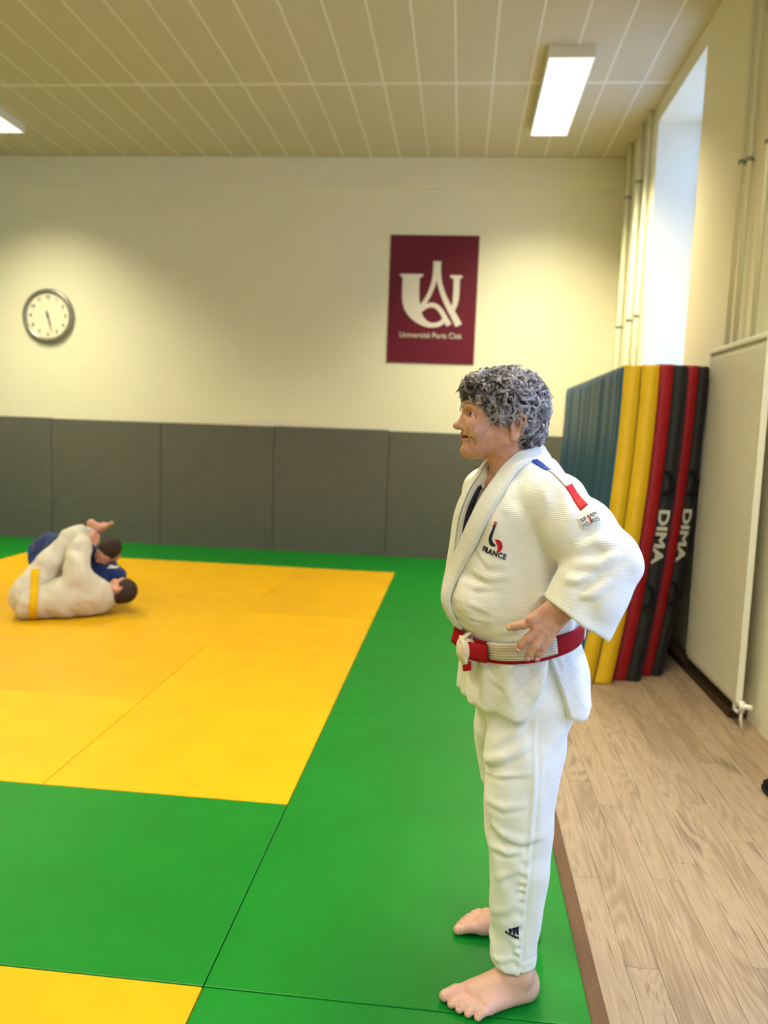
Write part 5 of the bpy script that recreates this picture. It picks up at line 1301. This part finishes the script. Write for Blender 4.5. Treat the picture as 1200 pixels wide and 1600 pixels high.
    an = np.radians(np.linspace(4, 356, 90)); v, f = strip_vf([belt_pt(a, -0.006, 0.0) for a in an], [belt_pt(a, -0.030, 0.001) for a in an], 3, 0.005); mesh_obj('inner_turn', v, f, M['beltred'], belt, True)
    def ribbon(path, widthdir, w, m, th=0.007, name='knot_band'):
        P = crom(path, 6); Wd = np.asarray(widthdir, float)
        if Wd.ndim == 1: Wd = np.tile(Wd, (len(P), 1))
        else: Wd = crom(Wd, 6)
        Wd = Wd / np.linalg.norm(Wd, axis=1)[:, None]
        v, f = strip_vf(P - Wd * w / 2, P + Wd * w / 2, 4, th); mesh_obj(name, v, f, M[m], belt, True)
    K = belt_pt(math.radians(11), -0.006, 0.010); t = TL_; n = TF; up_ = np.array([0, 0, 1.0])
    ribbon([K - t * 0.006 + n * 0.002 + up_ * 0.034, K - t * 0.004 + n * 0.022 + up_ * 0.020, K + t * 0.002 + n * 0.026 - up_ * 0.008, K + t * 0.012 + n * 0.014 - up_ * 0.034], t * 0.9 + up_ * 0.35, 0.030, 'beltwhite')
    ribbon([K + t * 0.004 + n * 0.014 + up_ * 0.030, K + t * 0.022 + n * 0.016 + up_ * 0.012, K + t * 0.026 + n * 0.014 - up_ * 0.012, K + t * 0.016 + n * 0.008 - up_ * 0.036], n * 0.85 + up_ * 0.3 - t * 0.3, 0.038, 'beltwhite')
    ribbon([K + t * 0.075 + n * (-0.004) + up_ * 0.006, K + t * 0.045 + n * 0.012 + up_ * 0.004, K + t * 0.012 + n * 0.016, K - t * 0.010 + n * 0.008], up_ - t * 0.1, 0.043, 'beltred')
    ribbon([K - t * 0.012 + n * 0.008 + up_ * 0.006, K - t * 0.034 + n * 0.018 + up_ * 0.016, K - t * 0.055 + n * 0.026 + up_ * 0.024], up_ - n * 0.2, 0.040, 'beltred', name='belt_end')
    ribbon([K + t * 0.012 + n * 0.012 - up_ * 0.030, K + t * 0.022 + n * 0.014 - up_ * 0.050], t * 0.9 + up_ * 0.35, 0.036, 'beltred', name='belt_end')
    return P0
woman()
# ------------------------------------------------------------------ the two wrestlers on the mats
def head_frame(c, fwd, up):
    f = np.array(fwd, float); f /= np.linalg.norm(f); u = np.array(up, float); u -= f * (u @ f); u /= np.linalg.norm(u); l = np.cross(u, f)
    R = np.stack([f, l, u]).astype(np.float32); c32 = np.array(c, np.float32)
    return (lambda P: (P - c32) @ R.T), (lambda q: np.asarray(q, float) @ R.astype(float) + np.array(c, float))
def short_hair_local(q):
    f, l, u = q[:, 0], np.abs(q[:, 1]), q[:, 2]; s = np.stack([f, l, u], 1)
    d = ell(s, (-0.018, 0, 0.033), (0.100, 0.079, 0.092)); d = smin(d, ell(s, (-0.060, 0, -0.02), (0.045, 0.060, 0.05)), 0.02)
    d = smax(d, -ell(s, (0.085, 0, -0.018), (0.075, 0.09, 0.075)), 0.008)
    cut2 = np.maximum(-(f + 0.062), u + 0.0); return smax(d, -cut2, 0.006)
def small_hand(P, w, k, tip, spread, r=0.012):
    """hand with palm, four fingers and thumb, curled from wrist w over knuckles k to fingertips near tip"""
    w, k, tip, sp = (np.array(x, float) for x in (w, k, tip, spread)); sp = sp / np.linalg.norm(sp); d = None
    for i, o in enumerate((-0.030, -0.010, 0.010, 0.028)):
        a = k + sp * o; e = rcone(P, w + sp * o * 0.5, a, 0.016, 0.013); d = e if d is None else smin(d, e, 0.012)
        L = (0.92, 1.0, 0.94, 0.75)[i]; t = k + (tip - k) * L + sp * o * 1.15; m = (a + t) / 2 + np.cross(sp, tip - k) * 0.12
        d = smin(d, chain(P, [(a, r), (m, r * 0.92), (t, r * 0.78)], 0.004), 0.004)
    th = w + (k - w) * 0.35 - sp * 0.028; return smin(d, chain(P, [(th, 0.013), (th + (tip - w) * 0.22 - sp * 0.022, 0.011), (th + (tip - w) * 0.42 - sp * 0.026, 0.009)], 0.004), 0.008)
def simple_foot(P, heel, toe, up, side):
    h, t, u = (np.array(x, float) for x in (heel, toe, up)); f = t - h; L = np.linalg.norm(f); f /= L; u = u - f * (u @ f); u /= np.linalg.norm(u); s = np.cross(u, f) * side
    d = rcone(P, h + f * 0.03 + u * 0.03, h + f * L * 0.65 + u * 0.02, 0.036, 0.030); d = smin(d, rcone(P, h + f * 0.05 + u * 0.09, h + f * 0.06 + u * 0.04, 0.036, 0.036), 0.03)
    for i, o in enumerate((-0.030, -0.010, 0.008, 0.023, 0.036)):
        a = h + f * L * 0.62 + s * o + u * 0.016; b = h + f * (L - 0.012 * i) + s * o * 1.1 + u * 0.012; d = smin(d, rcone(P, a, b, (0.017, 0.013, 0.012, 0.012, 0.011)[i], (0.014, 0.010, 0.009, 0.009, 0.0085)[i]), 0.006)
    return d
def wrestler_eyes(frame, parent):
    for s in (1, -1):
        c = frame((0.0610, 0.031 * s, 0.009)); bm = bmesh.new(); bmesh.ops.create_uvsphere(bm, u_segments=12, v_segments=8, radius=0.0128); me = bpy.data.meshes.new('eye'); bm.to_mesh(me); bm.free(); me.materials.append(M['eye'])
        o = bpy.data.objects.new('eye', me); o.location = c; link(o, parent)
        pts = [frame(q) for q in ((0.083, 0.008 * s, 0.028), (0.084, 0.022 * s, 0.033), (0.070, 0.040 * s, 0.030))]; v, f = tube_vf(crom(pts, 4), 0.003, 6); mesh_obj('eyebrow', v, f, M['darkhair'], parent, True)

def wrestler_white():
    e = empty('person', (-2.25, 3.5, 0.0), 'wrestler in white judo suit lying on his back on the yellow mats', 'person')
    HIP = (-2.44, 3.44, 0.125); MID = (-2.24, 3.53, 0.142); SHO = (-2.045, 3.66, 0.130); HD = np.array((-1.905, 3.73, 0.178))
    to, fr = head_frame(HD, (-0.42, 0.55, 0.62), (0.75, 0.42, 0.25))
    KN = (-2.268, 3.75, 0.575); AN = (-2.262, 3.98, 0.555); HPL = (-2.47, 3.46, 0.20)
    def body(P):
        d = head_fn_local(to(P)); d = smin(d, rcone(P, HD + np.array((-0.03, -0.02, -0.03)), SHO, 0.058, 0.075), 0.03)
        d = smin(d, chain(P, [(SHO, 0.09), (MID, 0.10), (HIP, 0.10)], 0.03), 0.03)
        d = smin(d, chain(P, [(SHO, 0.05), ((-2.06, 3.56, 0.20), 0.05), ((-2.155, 3.56, 0.36), 0.04), ((-2.215, 3.72, 0.50), 0.032), ((-2.185, 3.76, 0.545), 0.026)], 0.02), 0.02)
        d = smin(d, small_hand(P, (-2.185, 3.76, 0.548), (-2.15, 3.785, 0.572), (-2.118, 3.815, 0.525), (0.2, 0.3, 0.5), 0.013), 0.012)
        d = smin(d, chain(P, [(HPL, 0.07), (KN, 0.040), (AN, 0.036)], 0.02), 0.02); d = smin(d, simple_foot(P, (-2.245, 3.99, 0.535), (-2.105, 4.04, 0.640), (-0.5, -0.25, 0.8), 1), 0.02)
        d = smin(d, chain(P, [((-2.46, 3.56, 0.16), 0.07), ((-2.56, 3.96, 0.24), 0.052), ((-2.40, 4.22, 0.08), 0.038)], 0.02), 0.02); d = smin(d, simple_foot(P, (-2.40, 4.24, 0.045), (-2.20, 4.32, 0.03), (0, 0, 1), -1), 0.02)
        return smax(d, 0.002 - P[:, 2], 0.004)
    V, F = surface_nets(body, (-2.72, 3.28, -0.01), (-1.76, 4.44, 0.74), 0.0075); b = mesh_obj('body', V, F, M['skin2'], e, True); wrestler_eyes(fr, b)
    V, F = surface_nets(lambda P: short_hair_local(to(P)) - 0.0015 * wob(P, 150, 0.3), HD - 0.16, HD + 0.16, 0.006); mesh_obj('hair', V, F, M['darkhair'], e, True)
    def jacket(P):
        d = chain(P, [((-2.475, 3.415, 0.120), 0.116), (HIP, 0.122), (MID, 0.140), ((-2.12, 3.61, 0.150), 0.142), (SHO, 0.120), ((-1.985, 3.69, 0.145), 0.088)], 0.04)
        s = chain(P, [((-2.07, 3.60, 0.19), 0.115), ((-2.135, 3.545, 0.29), 0.100), ((-2.165, 3.57, 0.375), 0.088), ((-2.195, 3.66, 0.475), 0.080), ((-2.20, 3.72, 0.52), 0.074)], 0.03)
        d = smin(d, s, 0.04); u = P[:, 0] * 0.72 + P[:, 1] * 0.5
        d = d - 0.006 * np.sin(46 * u + 12 * P[:, 2] + 2 * np.sin(14 * P[:, 2])) * (0.5 + 0.5 * np.sin(9 * u)) - 0.005 * wob(P, 17, 0.9, 1.2)
        d = smax(d, -(rcone(P, HD, HD + np.array((-0.05, -0.03, -0.03)), 0.10, 0.066)), 0.012)
        d = smax(d, (P - A_(-2.485, 3.40, 0.12)) @ A_(-0.88, -0.38, 0.30) - 0.03, 0.012)
        return smax(d, 0.003 - P[:, 2], 0.008)
    V, F = surface_nets(jacket, (-2.68, 3.22, -0.01), (-1.84, 3.92, 0.68), 0.0085); jk = mesh_obj('jacket', V, F, M['gi3'], e, True)
    def trousers(P):
        d = chain(P, [((-2.49, 3.45, 0.15), 0.120), (HPL, 0.110), ((-2.39, 3.58, 0.37), 0.094), ((-2.285, 3.735, 0.555), 0.078), ((-2.262, 3.80, 0.575), 0.068), (AN, 0.058)], 0.03)
        d = smin(d, chain(P, [((-2.47, 3.55, 0.15), 0.115), ((-2.56, 3.93, 0.24), 0.082), ((-2.42, 4.18, 0.10), 0.062)], 0.03), 0.03)
        d = d - 0.005 * wob(P, 17, 2.0, 1.2) - 0.004 * np.sin(40 * P[:, 2] + 20 * P[:, 0])
        d = smax(d, (P - A_(*AN)) @ A_(0.2, 0.97, -0.1), 0.01)
        return smax(d, 0.003 - P[:, 2], 0.008)
    V, F = surface_nets(trousers, (-2.72, 3.26, -0.01), (-2.10, 4.34, 0.72), 0.0085); mesh_obj('trousers', V, F, M['gi3'], e, True)
    # yellow belt round the waist, with its knot at the belly
    c = np.array((-2.425, 3.445, 0.132)); ax = np.array((0.86, 0.46, -0.05)); ax /= np.linalg.norm(ax); e1 = np.array((0, 0, 1.0)); e1 -= ax * e1[2] * ax[2]; e1 -= ax * (e1 @ ax); e1 /= np.linalg.norm(e1); e2 = np.cross(ax, e1)
    an = np.linspace(0, 2 * math.pi, 40); ring = np.array([c + 0.05 * (e1 * math.cos(a) + e2 * math.sin(a)) for a in an])
    both = lambda P: smin(jacket(P), trousers(P), 0.02)
    d_ = np.array([e1 * math.cos(a) + e2 * math.sin(a) for a in an]); tt = np.linspace(0.06, 0.24, 60); pts = []
    for dd in d_:
        L = (c + tt[:, None] * dd).astype(np.float32); f_ = both(L); i = int(np.argmax(f_ > 0)); r_ = tt[i]
        pts.append(c + dd * (r_ + 0.004))
    pts = np.array(pts); pts[:, 2] = np.maximum(pts[:, 2], 0.004); v, f = strip_vf(pts - ax * 0.030, pts + ax * 0.026, 3, -0.008); v = np.array(v); v[:, 2] = np.maximum(v[:, 2], 0.002); belt = mesh_obj('belt', v, f, M['yellowbelt'], e, True)
    kp = np.array((-2.365, 3.555, 0.282)); V, F = surface_nets(lambda P: smin(ell(P, kp, (0.034, 0.03, 0.026)), rcone(P, kp, kp + np.array((0.07, 0.0, -0.03)), 0.018, 0.014), 0.01), kp - 0.09, kp + 0.1, 0.007); mesh_obj('belt_knot', V, F, M['yellowbelt'], belt, True)

def wrestler_blue():
    e = empty('person', (-2.45, 4.15, 0.0), 'wrestler in navy judo suit crouching over the one lying down', 'person')
    HIP = (-2.80, 4.38, 0.315); MID = (-2.50, 4.20, 0.345); SHO = (-2.22, 4.02, 0.305); HD = np.array((-2.085, 3.90, 0.425))
    to, fr = head_frame(HD, (-0.42, -0.82, -0.38), (0.42, -0.42, 0.78))
    def body(P):
        d = head_fn_local(to(P)); d = smin(d, rcone(P, HD + np.array((-0.03, 0.03, -0.02)), SHO, 0.060, 0.08), 0.03); d = smin(d, chain(P, [(SHO, 0.10), (MID, 0.10), (HIP, 0.11)], 0.03), 0.03)
        d = smin(d, chain(P, [(SHO, 0.06), ((-2.10, 3.90, 0.27), 0.05), ((-1.995, 3.86, 0.225), 0.042), ((-2.075, 3.79, 0.215), 0.028)], 0.02), 0.02); d = smin(d, small_hand(P, (-2.07, 3.795, 0.215), (-2.095, 3.765, 0.225), (-2.105, 3.725, 0.195), (0.5, 0.2, 0.5), 0.013), 0.012)
        d = smin(d, chain(P, [(SHO, 0.06), ((-2.30, 4.10, 0.22), 0.05), ((-2.36, 4.08, 0.10), 0.04), ((-2.26, 3.98, 0.05), 0.03)], 0.02), 0.02); d = smin(d, small_hand(P, (-2.26, 3.98, 0.045), (-2.22, 3.95, 0.035), (-2.17, 3.92, 0.02), (0.5, -0.6, 0), 0.012), 0.012)
        for (h, k, a, t, s) in (((-2.78, 4.30, 0.28), (-2.62, 4.16, 0.07), (-2.94, 4.34, 0.06), (-3.06, 4.40, 0.03), 1), ((-2.84, 4.46, 0.28), (-2.72, 4.44, 0.07), (-2.99, 4.62, 0.06), (-3.12, 4.68, 0.03), -1)):
            d = smin(d, chain(P, [(h, 0.08), (k, 0.055), (a, 0.04)], 0.02), 0.03); d = smin(d, simple_foot(P, np.array(a) + (0, 0, -0.03), np.array(t) + (-0.08, 0.02, -0.01), (0, 0, 1), s), 0.02)
        return smax(d, 0.002 - P[:, 2], 0.004)
    V, F = surface_nets(body, (-3.26, 3.66, -0.01), (-1.88, 4.80, 0.58), 0.0085); b = mesh_obj('body', V, F, M['skin2'], e, True); wrestler_eyes(fr, b)
    V, F = surface_nets(lambda P: short_hair_local(to(P)) - 0.0015 * wob(P, 150, 0.7), HD - 0.17, HD + 0.17, 0.006); mesh_obj('hair', V, F, M['darkhair'], e, True)
    bd = lambda P: np.maximum(head_fn_local(to(P)) - 0.0025, np.maximum(to(P)[:, 2] + 0.045, 0.018 - to(P)[:, 0]))
    V, F = surface_nets(bd, HD - 0.15, HD + 0.15, 0.005); mesh_obj('beard', V, F, M['darkhair'], e, True)
    def jacket(P):
        d = chain(P, [((-2.86, 4.42, 0.30), 0.150), (HIP, 0.160), (MID, 0.150), ((-2.34, 4.09, 0.325), 0.150), (SHO, 0.130), ((-2.16, 3.975, 0.335), 0.095)], 0.04)
        d = smin(d, chain(P, [(SHO, 0.10), ((-2.10, 3.91, 0.275), 0.088), ((-2.00, 3.865, 0.235), 0.078), ((-2.045, 3.825, 0.220), 0.066)], 0.03), 0.03); d = smin(d, chain(P, [(SHO, 0.10), ((-2.30, 4.10, 0.22), 0.085), ((-2.36, 4.08, 0.11), 0.068)], 0.03), 0.03)
        d = d - 0.008 * wob(P, 15, 1.4, 1.2); d = smax(d, -rcone(P, HD, HD + np.array((-0.045, 0.035, -0.035)), 0.102, 0.068), 0.012); return smax(d, 0.003 - P[:, 2], 0.008)
    V, F = surface_nets(jacket, (-3.08, 3.70, -0.01), (-1.88, 4.64, 0.54), 0.0095); jk = mesh_obj('jacket', V, F, M['bluegi'], e, True)
    def trousers(P):
        d = chain(P, [((-2.86, 4.40, 0.28), 0.150), ((-2.80, 4.30, 0.24), 0.120), ((-2.63, 4.17, 0.09), 0.082), ((-2.92, 4.33, 0.075), 0.068)], 0.03); d = smin(d, chain(P, [((-2.86, 4.45, 0.28), 0.13), ((-2.73, 4.44, 0.09), 0.082), ((-2.96, 4.60, 0.075), 0.068)], 0.03), 0.03)
        return smax(d - 0.007 * wob(P, 15, 0.6, 1.2), 0.003 - P[:, 2], 0.008)
    V, F = surface_nets(trousers, (-3.10, 4.02, -0.01), (-2.50, 4.72, 0.48), 0.0095); mesh_obj('trousers', V, F, M['bluegi_trim'], e, True)
    # pale shoulder patch and lapel
    c = np.array((-2.02, 3.835, 0.325)); v, f = strip_vf([c + np.array((-0.035, 0, -0.02)), c + np.array((0.0, 0.0, 0.0)), c + np.array((0.035, 0.02, 0.01))], [c + np.array((-0.02, 0.03, 0.03)), c + np.array((0.012, 0.03, 0.045)), c + np.array((0.045, 0.05, 0.05))], 4, 0.004, jacket, 0.001); mesh_obj('shoulder_patch', v, f, M['patch'], jk, True)
wrestler_white(); wrestler_blue()
